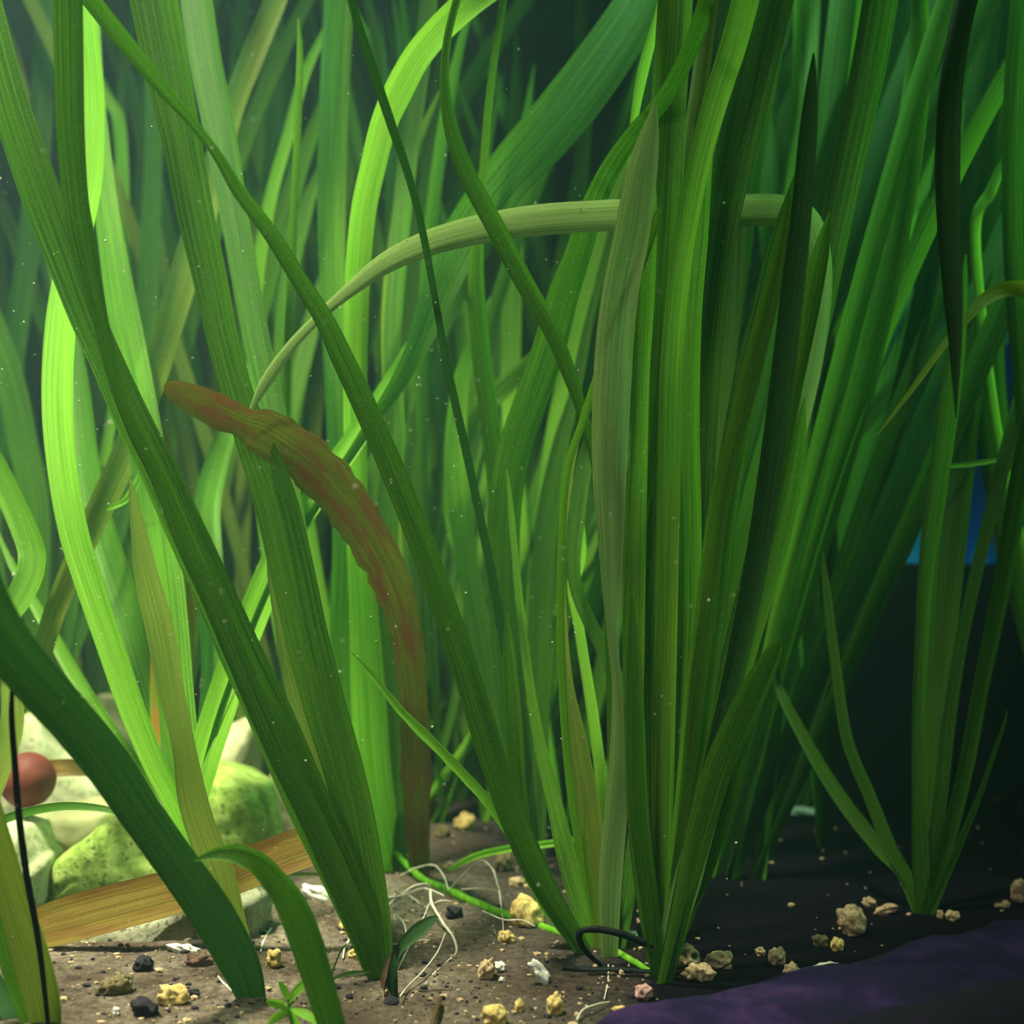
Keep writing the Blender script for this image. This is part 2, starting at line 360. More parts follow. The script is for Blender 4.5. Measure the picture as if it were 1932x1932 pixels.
leaf(p, 0.045, 0.0, 'deep', [(-150, 1800, 14), (-120, 1680, 15), (-60, 1590, 15), (0, 1550, 15), (60, 1530, 15), (120, 1521, 14), (175, 1523, 12), (215, 1531, 9), (245, 1545, 3)], roll=0.4, twist=0)
leaf(p, 0.045, 0.12, 'mid', [(-150, 1800, 20), (-110, 1550, 30), (-40, 1250, 38), (40, 1120, 44), (60, 1060, 46), (50, 1010, 46), (0, 900, 44), (-70, 780, 40)], roll=0.4)
leaf(p, 0.045, 0.10, 'olive', [(-150, 1800, 20), (-60, 1600, 34), (-5, 1460, 40), (22, 1370, 40), (20, 1290, 34), (5, 1180, 20), (-10, 1120, 3)], roll=0.2)
leaf(p, 0.045, 0.22, 'olive', [(-150, 1800, 20), (-50, 1500, 26), (60, 1280, 32), (105, 1150, 38), (165, 1010, 44), (235, 860, 46), (290, 710, 48), (335, 560, 50), (372, 440, 50), (402, 330, 44), (440, 200, 40), (475, 110, 40), (520, 0, 38), (545, -60, 36)], roll=-0.3, twist=0.4, label='long olive leaf leaning right')

# ------------------------------------------------------------------ plant of the three long leaves
p = thing('ribbon_plant', 'ribbon-leaved plant left of the white roots, its long leaves leaning to the upper left', 'plant', root_at(722, 1835))
leaf(p, 0.02, -0.03, 'deep', [(716, 1840, 24), (690, 1775, 40), (640, 1660, 44), (585, 1540, 42), (530, 1430, 40), (480, 1320, 38), (440, 1225, 38), (400, 1130, 36), (350, 1020, 36), (300, 900, 32), (255, 810, 30), (218, 720, 24), (193, 620, 26), (174, 540, 34), (155, 450, 44), (142, 370, 44), (133, 250, 48), (130, 130, 50), (128, 0, 50), (126, -70, 50)], roll=0.2, twist=0.1, label='dark S-curved leaf')
leaf(p, 0.025, 0.01, 'mid', [(714, 1838, 30), (690, 1760, 60), (640, 1640, 72), (575, 1500, 78), (515, 1360, 78), (458, 1240, 74), (405, 1120, 70), (350, 1000, 68), (300, 890, 64), (250, 790, 62), (205, 690, 58), (165, 600, 60), (128, 500, 66), (90, 400, 70), (50, 290, 68), (15, 180, 62), (-15, 60, 58), (-40, -50, 56)], roll=-0.15, twist=0.1)
leaf(p, 0.03, 0.04, 'mid', [(720, 1838, 30), (708, 1760, 58), (680, 1590, 66), (650, 1460, 70), (612, 1330, 74), (578, 1200, 76), (545, 1050, 78), (515, 930, 74), (478, 830, 62), (450, 750, 56), (420, 640, 56), (395, 520, 60), (368, 400, 64), (342, 260, 68), (315, 130, 78), (290, 0, 84), (278, -60, 84)], roll=0.2, twist=0.1)
leaf(p, 0.03, 0.06, 'olive', [(716, 1838, 24), (690, 1720, 38), (650, 1590, 44), (610, 1450, 46), (560, 1300, 40), (535, 1180, 30), (515, 1090, 18), (505, 1030, 3)], roll=-0.4)
leaf(p, 0.03, 0.16, 'deep', [(720, 1838, 20), (690, 1640, 40), (640, 1450, 50), (600, 1250, 52), (560, 1050, 50), (530, 850, 44), (480, 620, 46), (445, 420, 50), (415, 250, 54), (385, 100, 56), (365, -40, 56)], roll=0.1)

# ------------------------------------------------------------------ short bent leaf in front
p = thing('young_ribbon_plant', 'short dark green leaf at the bottom, bent left with a bright highlight', 'plant', root_at(632, 1965, -0.045))
leaf(p, -0.045, -0.05, 'deep', [(640, 1990, 44), (625, 1935, 52), (603, 1860, 54), (575, 1770, 56), (548, 1705, 50), (520, 1665, 42), (488, 1630, 38), (450, 1613, 32), (415, 1610, 22), (388, 1616, 12), (366, 1624, 3)], roll=0.45, twist=-0.9, cup=0.2)

# ------------------------------------------------------------------ plant with the curling brown leaf
p = thing('ribbon_plant', 'ribbon-leaved plant behind the white roots with one ragged brown leaf curling over to the left', 'plant', root_at(765, 1640))
leaf(p, 0.16, 0.0, 'brown', [(792, 1640, 34), (788, 1560, 42), (785, 1460, 52), (784, 1380, 52), (778, 1290, 50), (766, 1190, 56), (736, 1095, 70), (698, 1020, 76), (646, 940, 84), (583, 872, 86), (520, 826, 84), (488, 808, 74), (466, 800, 56), (430, 784, 62), (388, 765, 60), (352, 746, 48), (326, 732, 34), (312, 724, 12)], roll=0.15, twist=0.2, ragged=0.16, per=12, label='brown decaying leaf with ragged edges')
leaf(p, 0.17, 0.10, 'bright', [(745, 1645, 40), (722, 1560, 56), (704, 1450, 62), (694, 1300, 60), (686, 1150, 50), (674, 980, 42), (670, 820, 40), (671, 660, 42), (675, 520, 44), (686, 400, 44), (705, 310, 44), (724, 235, 46), (750, 175, 50), (785, 110, 48), (830, 55, 48), (890, 0, 50), (960, -50, 50)], roll=-0.2, twist=1.0, label='bright leaf catching the light')
leaf(p, 0.17, 0.2, 'deep', [(750, 1645, 34), (742, 1520, 44), (735, 1380, 48), (725, 1200, 46), (728, 1000, 44), (745, 820, 36), (740, 640, 30), (755, 440, 34), (775, 250, 34), (800, 80, 32), (815, -50, 30)], roll=0.3)
leaf(p, 0.17, 0.2, 'mid', [(740, 1645, 30), (700, 1520, 40), (662, 1380, 44), (650, 1200, 50), (655, 1000, 52), (640, 800, 44), (630, 600, 44), (625, 400, 48), (630, 200, 52), (640, 0, 50), (645, -60, 50)], roll=-0.3)
leaf(p, 0.17, 0.23, 'yellow', [(760, 1645, 14), (775, 1480, 14), (765, 1250, 16), (748, 1000, 18), (735, 800, 16), (728, 600, 16), (745, 430, 16), (760, 330, 14), (800, 240, 12), (830, 170, 3)], roll=-0.3)
leaf(p, 0.18, 0.3, 'mid', [(730, 1645, 30), (660, 1400, 40), (600, 1150, 40), (560, 900, 40), (555, 760, 34), (590, 600, 30), (620, 480, 3)], roll=0.4)

# ------------------------------------------------------------------ thin single leaves behind
p = thing('ribbon_plant', 'slender plant behind the brown leaf with narrow upright leaves ending in fine points', 'plant', root_at(660, 1600))
leaf(p, 0.22, 0.12, 'mid', [(660, 1600, 14), (610, 1350, 18), (565, 1120, 15), (545, 950, 13), (541, 800, 12), (543, 650, 13), (550, 500, 14), (557, 350, 13), (563, 200, 13), (566, 100, 11), (563, 35, 3)], roll=0.1)
leaf(p, 0.22, 0.25, 'bright', [(650, 1600, 14), (540, 1250, 20), (490, 900, 24), (480, 600, 22), (505, 400, 22), (545, 250, 20), (575, 140, 18), (612, 60, 12), (620, 30, 3)], roll=0.4)
leaf(p, 0.22, 0.27, 'mid', [(650, 1600, 20), (560, 1150, 30), (535, 800, 34), (540, 560, 30), (575, 400, 26), (600, 330, 14), (620, 280, 3)], roll=0.4)

# ------------------------------------------------------------------ centre plant
p = thing('ribbon_plant', 'plant at the end of the green runner, with a tall grey-filmed leaf', 'plant', root_at(1135, 1805))
leaf(p, 0.045, -0.02, 'deep', [(1118, 1812, 20), (1085, 1770, 32), (1045, 1705, 40), (1008, 1635, 46), (975, 1560, 48), (942, 1470, 48), (912, 1375, 48), (880, 1270, 46), (840, 1150, 46), (790, 1010, 46), (740, 885, 44), (690, 770, 42), (648, 680, 40), (610, 600, 34), (560, 520, 30), (510, 440, 28), (450, 360, 24), (408, 290, 18), (360, 228, 18), (310, 170, 26), (260, 110, 30), (210, 48, 32), (160, -15, 32), (120, -70, 30)], roll=0.25, twist=0.3, label='long leaf crossing to the upper left')
leaf(p, 0.04, -0.005, 'pale', [(1150, 1808, 26), (1150, 1730, 36), (1153, 1640, 42), (1163, 1520, 40), (1170, 1400, 34), (1164, 1290, 18), (1156, 1200, 20), (1154, 1110, 34), (1152, 1000, 48), (1150, 880, 60), (1153, 760, 66), (1160, 640, 66), (1172, 540, 64), (1192, 440, 62), (1208, 340, 56), (1222, 270, 40), (1232, 220, 18), (1236, 190, 3)], roll=0.1, twist=0.1, label='grey-green leaf coated with film', per=9)
leaf(p, 0.05, 0.09, 'olive', [(1142, 1808, 30), (1135, 1720, 46), (1122, 1620, 44), (1107, 1500, 40), (1088, 1390, 32), (1070, 1290, 22), (1062, 1180, 16), (1058, 1060, 14), (1070, 930, 12), (1090, 820, 8), (1100, 770, 3)], roll=0.2)
leaf(p, 0.05, 0.11, 'mid', [(1130, 1808, 24), (1100, 1720, 38), (1068, 1610, 34), (1045, 1510, 26), (1022, 1420, 22), (1002, 1310, 18), (985, 1180, 15), (972, 1050, 12), (963, 950, 9), (956, 885, 2)], roll=0.3)
leaf(p, 0.05, 0.06, 'mid', [(1122, 1810, 20), (1075, 1755, 34), (1030, 1690, 38), (990, 1600, 36), (975, 1480, 34), (968, 1350, 30), (960, 1230, 20), (955, 1150, 3)], roll=-0.3)
leaf(p, 0.05, 0.045, 'yellow', [(1136, 1806, 12), (1120, 1700, 12), (1108, 1620, 12), (1104, 1560, 8), (1102, 1500, 2)], roll=0.2)
leaf(p, 0.055, 0.03, 'mid', [(1150, 1808, 16), (1156, 1500, 18), (1150, 1200, 16), (1140, 1000, 14), (1120, 860, 16), (1096, 770, 20), (1072, 700, 26), (1040, 622, 30), (982, 520, 34), (930, 420, 34), (882, 330, 32), (852, 245, 26), (839, 160, 18), (843, 80, 14), (862, 0, 14), (880, -50, 14)], roll=0.1, twist=0.1, label='long leaf arching over to the left')
leaf(p, 0.055, 0.0, 'mid', [(1140, 1808, 14), (1085, 1550, 16), (1062, 1300, 15), (1058, 1100, 14), (1068, 900, 14), (1098, 800, 14), (1130, 705, 16), (1165, 610, 18), (1200, 520, 20), (1232, 430, 18), (1245, 390, 3)], roll=-0.3)
leaf(p, 0.05, 0.1, 'deep', [(1160, 1808, 24), (1190, 1650, 30), (1205, 1500, 30), (1190, 1350, 30), (1140, 1230, 26), (1085, 1100, 24), (1090, 960, 30), (1105, 860, 26), (1115, 800, 3)], roll=0.4)
leaf(p, 0.05, 0.12, 'bright', [(1150, 1808, 14), (1135, 1480, 20), (1095, 1200, 18), (1082, 1110, 22), (1092, 1040, 28), (1085, 960, 22), (1078, 900, 3)], roll=0.4)
leaf(p, 0.045, 0.03, 'bright', [(1110, 1812, 12), (1050, 1720, 14), (985, 1610, 16), (930, 1525, 18), (880, 1468, 18), (830, 1415, 18), (790, 1375, 17), (755, 1340, 14), (715, 1290, 11), (685, 1255, 8), (660, 1228, 2)], roll=-0.2, ragged=0.2, label='narrow leaf dotted with air bubbles')

# ------------------------------------------------------------------ big cluster right of the centre
p = thing('ribbon_plant', 'dense tall plant right of the centre, many green leaves fanning up and right', 'plant', root_at(1248, 1838))
b0 = (1246, 1842)
def fan(Y0, Y1, mat, pts, **kw): leaf(p, Y0, Y1, mat, [(b0[0], b0[1], 22)] + pts, **kw)
fan(.02, .02, 'deep', [(1242, 1750, 46), (1238, 1600, 66), (1238, 1450, 78), (1243, 1250, 82), (1250, 1080, 74), (1257, 960, 58), (1262, 900, 36), (1264, 863, 3)], roll=.1, twist=.1, label='short broad leaf with a blunt tip')
fan(.025, .035, 'mid', [(1225, 1700, 36), (1212, 1550, 46), (1205, 1400, 50), (1203, 1200, 52), (1208, 1000, 54), (1220, 850, 60), (1232, 700, 68), (1240, 550, 70), (1250, 400, 68), (1258, 250, 64), (1268, 100, 62), (1278, -60, 60)], roll=-.2, twist=.2)
fan(.02, .015, 'mid', [(1215, 1700, 26), (1200, 1550, 30), (1196, 1400, 32), (1198, 1200, 34), (1202, 1000, 32), (1206, 850, 30), (1210, 700, 30), (1216, 560, 36), (1224, 430, 30), (1228, 330, 16), (1230, 270, 3)], roll=.3)
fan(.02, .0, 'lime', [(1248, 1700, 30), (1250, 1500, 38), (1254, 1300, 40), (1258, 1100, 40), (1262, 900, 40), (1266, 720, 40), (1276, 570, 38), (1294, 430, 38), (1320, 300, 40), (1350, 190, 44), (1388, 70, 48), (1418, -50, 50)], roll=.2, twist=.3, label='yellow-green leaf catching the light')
fan(.03, .05, 'deep', [(1275, 1650, 34), (1292, 1400, 48), (1308, 1100, 58), (1316, 850, 64), (1328, 650, 66), (1350, 450, 72), (1380, 300, 78), (1420, 130, 84), (1465, -60, 88)], roll=-.2)
fan(.03, .0, 'deep', [(1272, 1680, 26), (1310, 1420, 36), (1340, 1220, 42), (1360, 1020, 44), (1384, 850, 46), (1412, 700, 48), (1440, 590, 46), (1466, 480, 42), (1490, 380, 20), (1500, 330, 3)], roll=.3)
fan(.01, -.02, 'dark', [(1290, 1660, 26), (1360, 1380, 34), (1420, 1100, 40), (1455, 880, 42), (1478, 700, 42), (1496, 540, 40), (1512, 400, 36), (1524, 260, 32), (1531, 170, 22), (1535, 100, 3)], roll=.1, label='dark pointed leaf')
fan(.02, .0, 'mid', [(1268, 1700, 24), (1290, 1500, 30), (1315, 1280, 34), (1335, 1120, 36), (1352, 980, 36), (1372, 880, 36), (1398, 780, 36), (1424, 680, 34), (1448, 590, 30), (1466, 510, 24), (1480, 430, 14), (1490, 365, 2)], roll=-.3)
fan(.01, -.01, 'deep', [(1285, 1720, 34), (1318, 1580, 46), (1352, 1460, 50), (1390, 1370, 50), (1424, 1300, 46), (1452, 1245, 34), (1466, 1218, 20), (1473, 1205, 3)], roll=-.2, label='short leaf bent to the right')
fan(.015, .0, 'pale', [(1275, 1740, 40), (1300, 1650, 46), (1330, 1550, 40), (1360, 1460, 30), (1380, 1400, 12), (1388, 1372, 2)], roll=.3)
fan(.015, .02, 'mid', [(1285, 1740, 34), (1325, 1640, 40), (1362, 1530, 36), (1390, 1430, 30), (1415, 1350, 22), (1436, 1290, 12), (1445, 1275, 2)], roll=-.2)
fan(.04, .08, 'deep', [(1280, 1650, 30), (1340, 1400, 40), (1400, 1180, 46), (1450, 980, 50), (1495, 800, 52), (1535, 620, 54), (1570, 450, 56), (1605, 280, 58), (1640, 120, 60), (1670, -60, 60)], roll=.2)
fan(.04, .1, 'mid', [(1275, 1650, 30), (1325, 1400, 40), (1370, 1180, 46), (1415, 980, 48), (1465, 800, 48), (1510, 640, 46), (1545, 500, 42), (1580, 380, 30), (1598, 320, 3)], roll=-.2)
fan(.03, .05, 'mid', [(1290, 1650, 28), (1360, 1400, 36), (1430, 1150, 38), (1475, 1000, 36), (1500, 880, 30), (1512, 800, 16), (1518, 750, 2)], roll=.3)
fan(.03, .03, 'mid', [(1262, 1650, 26), (1285, 1400, 34), (1300, 1200, 40), (1300, 1000, 44), (1296, 800, 44), (1300, 600, 44), (1312, 450, 44), (1325, 300, 36), (1340, 200, 20), (1352, 130, 3)], roll=.3)
fan(.03, .04, 'olive', [(1242, 1650, 30), (1228, 1500, 36), (1222, 1300, 40), (1226, 1100, 40), (1236, 900, 36), (1252, 700, 34), (1275, 500, 32), (1300, 300, 30), (1325, 120, 30), (1345, -40, 30)], roll=-.3)
fan(.05, .1, 'bright', [(1255, 1650, 10), (1262, 1300, 14), (1256, 1000, 12), (1258, 780, 10), (1268, 690, 16), (1282, 640, 20), (1294, 580, 20), (1306, 520, 10), (1312, 470, 2)], roll=.3, label='small bright leaf')
fan(.04, .06, 'bright', [(1225, 1500, 14), (1215, 1200, 14), (1222, 900, 14), (1210, 650, 14), (1194, 450, 13), (1189, 330, 12), (1196, 230, 14), (1214, 130, 20), (1238, 40, 14), (1248, -20, 3)], roll=.4)
fan(.02, .01, 'mid', [(1292, 1650, 28), (1345, 1420, 32), (1385, 1250, 34), (1425, 1080, 36), (1462, 900, 38), (1490, 740, 40), (1522, 600, 38), (1548, 480, 30), (1566, 400, 3)], roll=-.4)
fan(.015, 0, 'deep', [(1230, 1730, 30), (1212, 1600, 34), (1203, 1480, 34), (1200, 1350, 30), (1196, 1220, 22), (1192, 1120, 3)], roll=.3)
p2 = p
leafX = leaf
leaf(p2, .08, .03, 'pale', [(1262, 1800, 16), (1290, 1600, 22), (1350, 1400, 28), (1420, 1150, 34), (1480, 900, 38), (1530, 680, 42), (1545, 520, 46), (1525, 425, 50), (1475, 398, 54), (1400, 397, 56), (1300, 402, 56), (1200, 405, 56), (1120, 408, 54), (1030, 414, 54), (940, 426, 52), (860, 443, 48), (790, 466, 43), (725, 498, 36), (665, 543, 26), (610, 590, 18), (550, 652, 19), (505, 715, 21), (478, 765, 10), (470, 785, 2)], roll=.1, twist=.1, label='long tan leaf bent over level', per=9)
# crossing leaf that leans from the centre to the upper right
p = thing('ribbon_plant', 'plant behind the centre one, a leaf curving right across the tall filmed leaf', 'plant', root_at(1010, 1620))
leaf(p, .19, -.01, 'deep', [(1010, 1622, 24), (975, 1400, 44), (955, 1200, 54), (950, 1000, 58), (968, 860, 58), (1000, 760, 58), (1035, 660, 58), (1062, 560, 54), (1090, 480, 46), (1115, 400, 42), (1148, 325, 36), (1195, 255, 32), (1250, 190, 30), (1290, 120, 30), (1325, 30, 30), (1345, -50, 30)], roll=.1, twist=.1, pw=1.3, label='leaf curving up to the right')
leaf(p, .19, .1, 'mid', [(1005, 1622, 20), (985, 1400, 26), (962, 1200, 30), (945, 980, 34), (925, 800, 34), (905, 640, 34), (898, 520, 28), (904, 420, 18), (912, 320, 14), (922, 200, 14), (936, 90, 13), (955, -30, 12)], roll=.2)
leaf(p, .19, -.03, 'dark', [(1008, 1622, 14), (980, 1400, 16), (940, 1150, 16), (890, 900, 15), (850, 720, 14), (822, 570, 12), (800, 450, 13), (775, 345, 14), (740, 240, 16), (708, 145, 17), (680, 60, 16), (655, -30, 14)], roll=.1, pw=.8, label='narrow dark leaf crossing to the upper left')
leaf(p, .2, .2, 'deep', [(1015, 1622, 24), (1015, 1400, 38), (1018, 1200, 44), (1030, 1000, 40), (1055, 850, 30), (1085, 740, 20), (1105, 640, 16), (1125, 540, 3)], roll=.4)
leaf(p, .2, .22, 'mid', [(1000, 1622, 20), (960, 1450, 30), (915, 1250, 36), (880, 1050, 40), (860, 880, 40), (870, 720, 30), (905, 620, 14), (925, 560, 3)], roll=-.4)
leaf(p, .2, .24, 'bright', [(1010, 1622, 16), (1025, 1300, 26), (1028, 1000, 28), (1045, 820, 28), (1078, 650, 26), (1130, 450, 24), (1180, 300, 20), (1215, 220, 3)], roll=.4)
leaf(p, .2, .25, 'mid', [(1005, 1622, 14), (940, 1250, 20), (850, 980, 22), (880, 820, 28), (930, 750, 34), (985, 700, 30), (1010, 670, 20), (1040, 640, 3)], roll=-.5)

# fallen yellowish leaf drifting across, rooted at the right
p = thing('ribbon_plant', 'plant at the right back with a broad hazy leaf behind the dark pointed leaf', 'plant', root_at(1560, 1600))
leaf(p, .22, .25, 'deep', [(1560, 1605, 20), (1540, 1350, 30), (1530, 1100, 36), (1550, 850, 40), (1580, 650, 40), (1620, 450, 44), (1650, 250, 46), (1680, 50, 46), (1695, -50, 46)], roll=.2)
leaf(p, .22, .2, 'dark', [(1560, 1605, 20), (1570, 1350, 26), (1565, 1100, 34), (1552, 850, 40), (1550, 600, 46), (1556, 400, 48), (1566, 200, 48), (1575, 0, 48), (1578, -60, 48)], roll=.2)
leaf(p, .22, .3, 'mid', [(1555, 1605, 20), (1530, 1250, 34), (1500, 950, 50), (1480, 650, 70), (1490, 350, 80), (1510, 150, 84), (1525, -60, 84)], roll=-.2)

# ------------------------------------------------------------------ right plant
p = thing('ribbon_plant', 'slender ribbon-leaved plant in the dark soil at the right, thin leaves spreading like a fan', 'plant', root_at(1742, 1728))
for Y1, mt, pts in [
    (.10, 'deep', [(1738, 1640, 30), (1733, 1500, 24), (1733, 1350, 22), (1738, 1220, 22), (1745, 1100, 26), (1762, 960, 34), (1782, 820, 36), (1800, 680, 34), (1815, 560, 20), (1822, 480, 3)]),
    (.12, 'deep', [(1758, 1640, 26), (1775, 1500, 24), (1790, 1360, 24), (1812, 1220, 22), (1840, 1090, 22), (1872, 960, 24), (1905, 830, 26), (1940, 700, 26), (1980, 560, 26)]),
    (.08, 'deep', [(1772, 1640, 26), (1800, 1540, 26), (1826, 1430, 26), (1850, 1300, 28), (1875, 1180, 30), (1900, 1050, 32), (1925, 900, 34), (1960, 700, 34)]),
    (.07, 'deep', [(1790, 1640, 14), (1820, 1570, 13), (1848, 1500, 11), (1872, 1430, 9), (1893, 1370, 6), (1900, 1340, 2)]),
    (.16, 'deep', [(1705, 1650, 24), (1660, 1600, 26), (1600, 1525, 26), (1550, 1450, 24), (1505, 1370, 20), (1475, 1310, 16), (1455, 1240, 10), (1448, 1190, 2)]),
    (.14, 'deep', [(1715, 1660, 20), (1680, 1600, 24), (1640, 1500, 22), (1600, 1400, 20), (1580, 1280, 18), (1560, 1120, 14), (1552, 1040, 3)]),
    (.2, 'deep', [(1748, 1600, 24), (1762, 1400, 40), (1782, 1150, 50), (1800, 950, 56), (1825, 700, 60), (1850, 450, 60), (1880, 200, 60), (1900, -60, 60)])]:
    leaf(p, .10, Y1, mt, [(1742, 1730, 18)] + pts)

# dark leaf hanging in front, upper right, and the arc at the right edge
p = thing('ribbon_plant', 'plant beyond the right edge, a bright leaf arching and a blackish leaf hanging', 'plant', root_at(2010, 1700))
leaf(p, .12, -.02, 'yellow', [(2010, 1700, 20), (2060, 1300, 24), (2070, 950, 26), (2040, 720, 26), (1990, 590, 27), (1945, 550, 28), (1900, 545, 27), (1862, 562, 23), (1835, 588, 18), (1805, 622, 14), (1778, 655, 12), (1730, 722, 10), (1690, 775, 6), (1655, 820, 2)], roll=.2, twist=0, label='bright arching leaf')
leaf(p, .12, -.03, 'dark', [(2010, 1700, 30), (2130, 1100, 40), (2120, 500, 40), (2020, 0, 40), (1940, -160, 40), (1860, -100, 40), (1818, 20, 40), (1795, 160, 40), (1788, 300, 42), (1790, 420, 40), (1797, 540, 34), (1802, 640, 24), (1803, 720, 12), (1804, 790, 2)], roll=.1, twist=0, label='nearly black hanging leaf')  # shade on the hanging leaf is put into its dark green
leaf(p, .12, .1, 'deep', [(2010, 1700, 20), (1985, 1300, 34), (1960, 1000, 44), (1940, 700, 54), (1925, 450, 60), (1930, 200, 66), (1950, -60, 70)], roll=.1)
leaf(p, .12, .2, 'deep', [(2010, 1700, 20), (1960, 1300, 30), (1900, 1000, 50), (1860, 700, 64), (1850, 400, 74), (1870, 150, 80), (1900, -60, 80)], roll=.3)
leaf(p, .12, .16, 'bright', [(2010, 1700, 12), (1960, 1200, 16), (1880, 800, 16), (1840, 450, 18), (1870, 360, 20), (1895, 300, 12), (1905, 270, 3)], roll=.3)

# long leaves that come in from above at the top left
p = thing('ribbon_plant', 'hazy plant far left behind the rocks, leaves filling the top left corner', 'plant', root_at(60, 1560))
for Y1, mt, pts in [
    (.3, 'deep', [(30, 1300, 30), (-20, 1000, 40), (20, 700, 40), (60, 420, 40), (80, 180, 40), (90, -60, 40)]),
    (.25, 'mid', [(60, 1300, 30), (70, 1000, 46), (40, 820, 50), (10, 690, 50), (-40, 560, 50)]),
    (.3, 'olive', [(100, 1300, 24), (130, 1000, 30), (130, 700, 30), (90, 430, 20), (60, 250, 22), (28, 110, 20), (10, 30, 3)]),
    (.28, 'mid', [(110, 1300, 16), (160, 1000, 22), (180, 880, 16), (215, 960, 14), (250, 1060, 16), (280, 1130, 14), (292, 1180, 3)]),
    (.32, 'bright', [(90, 1300, 14), (190, 900, 18), (230, 600, 20), (228, 260, 22), (200, 180, 20), (165, 110, 14), (155, 80, 3)]),
    (.3, 'deep', [(110, 1300, 24), (220, 1000, 34), (270, 700, 36), (285, 400, 34), (290, 200, 30), (280, -60, 30)])]:
    leaf(p, .26, Y1, mt, [(60, 1562, 16)] + pts)

# ------------------------------------------------------------------ blurred plants behind
def bg_plant(px, Y, n, leans, mats, label, group, wr=(0.007, 0.012), H=(0.36, 0.62), spread=0.07, rollr=1.0):
    base = Vector((P(px, 1500, Y).x, Y, 0.0)); base.z = ground_h(base.x, Y) - .002
    t = thing('ribbon_plant', label, 'plant', base, group)
    for i in range(n):
        L = random.uniform(*H); a = random.uniform(*leans); dy = random.uniform(-.04, .05); cv = random.uniform(-.10, .12); wd = random.uniform(*wr)
        pts = []; K_ = 7; ox = random.uniform(-.006, .006)
        for k in range(K_ + 1):
            s = k / K_
            x = base.x + ox + math.sin(a) * L * s + cv * L * s * s * s * 1.5 + spread * 0.15 * math.sin(s * 3 + i)
            z = base.z + math.cos(a) * L * s
            y = min(.475, base.y + dy * s * 1.3)
            f = (0.35 + 0.65 * min(1, s * 3)) * (1 if s < 0.75 else max(0.03, 1 - ((s - .75) / .25) ** 2))
            pts.append((x, y, z, wd * f))
        leaf3d(pts, t, random.choice(mats), roll=random.uniform(-rollr, rollr), twist=random.uniform(-1.6, 1.6), cup=.14, per=4, across=4)
ORD = ['leftmost', 'second from the left', 'third from the left', 'fourth from the left', 'fifth from the left', 'sixth from the left', 'seventh from the left',
       'eighth from the left', 'ninth from the left', 'tenth from the left', 'eleventh from the left', 'twelfth from the left', 'thirteenth from the left', 'fourteenth from the left', 'rightmost']
def bed(spots, n, leans, mats, text, group, **k):
    for i, (px, Y) in enumerate(sorted(spots)):
        o = 'rightmost' if i == len(spots) - 1 else ORD[i]
        bg_plant(px, Y, n, leans, mats, text % o, group, **k)
bed([(150, .38), (280, .34), (420, .36), (520, .30), (340, .42), (600, .40), (40, .42), (480, .44)], 8, (-.25, .3), ['deep', 'mid', 'mid', 'deep', 'olive'],
    'hazy green ribbon-leaved plant, %s of the row behind the rocks', 'hazy green plants standing behind the rocks on the left')
bed([(720, .36), (800, .28), (880, .34), (950, .28), (1030, .36), (1100, .26), (860, .42), (1000, .44), (1180, .38), (1130, .42)], 9, (-.2, .6), ['deep', 'mid', 'deep', 'mid', 'bright'],
    'hazy green ribbon-leaved plant, %s of those behind the centre', 'hazy green plants filling the water behind the centre plant')
bed([(1260, .2), (1320, .26), (1370, .16), (1420, .28), (1350, .34), (1290, .42), (1490, .32), (1520, .42), (1620, .42), (1850, .42), (1440, .41)], 10, (.06, .40), ['deep', 'mid', 'dark', 'deep', 'mid', 'bright'],
    'shaded green ribbon-leaved plant, %s of those crowded at the right back', 'shaded plants crowding the upper right behind the dense plant', wr=(.008, .015), H=(.45, .65))

# ------------------------------------------------------------------ rocks and stones
def blob(name, c, r, mat, sub=4, pw=2.0, amp=0.18, freq=1.6, rot=(0, 0, 0), parent=None, seed=None, fine=0.03):
    """stone: superellipsoid with noise, centre c, radii r"""
    from mathutils import Euler
    seed = random.random() * 100 if seed is None else seed
    bm = bmesh.new(); bmesh.ops.create_icosphere(bm, subdivisions=sub, radius=1)
    E = Euler(rot).to_matrix()
    for v in bm.verts:
        d = v.co.normalized()
        k = (abs(d.x) ** pw + abs(d.y) ** pw + abs(d.z) ** pw) ** (-1 / pw)
        k *= 1 + amp * noise.noise(d * freq + Vector((seed, 0, 0))) + fine * noise.noise(d * freq * 4.5 + Vector((0, seed, 0))) + fine * .5 * noise.noise(d * freq * 11 + Vector((0, seed, 0)))
        v.co = E @ Vector((d.x * k * r[0], d.y * k * r[1], d.z * k * r[2]))
    me = bpy.data.meshes.new(name); bm.to_mesh(me); bm.free(); smooth(me)
    return link(name, me, mat, parent, loc=c)
moss = rock_mat('algae_green_rock', [(0.34, (0.16, 0.28, 0.04)), (0.50, (0.30, 0.46, 0.08)), (0.66, (0.44, 0.58, 0.18))], 150, 1.0, .9, speck=((0.10, 0.20, 0.03), 2.6, 0.56))
cream = rock_mat('cream_rock', [(0.30, (0.24, 0.28, 0.13)), (0.50, (0.36, 0.41, 0.22)), (0.70, (0.46, 0.50, 0.31))], 110, 0.7, .9, speck=((0.14, 0.18, 0.07), 3.6, 0.57))
greyr = rock_mat('grey_green_rock', [(0.30, (0.14, 0.16, 0.10)), (0.55, (0.25, 0.27, 0.17)), (0.72, (0.33, 0.35, 0.24))], 110, 0.7, .9, speck=((0.07, 0.09, 0.05), 3.4, 0.56))
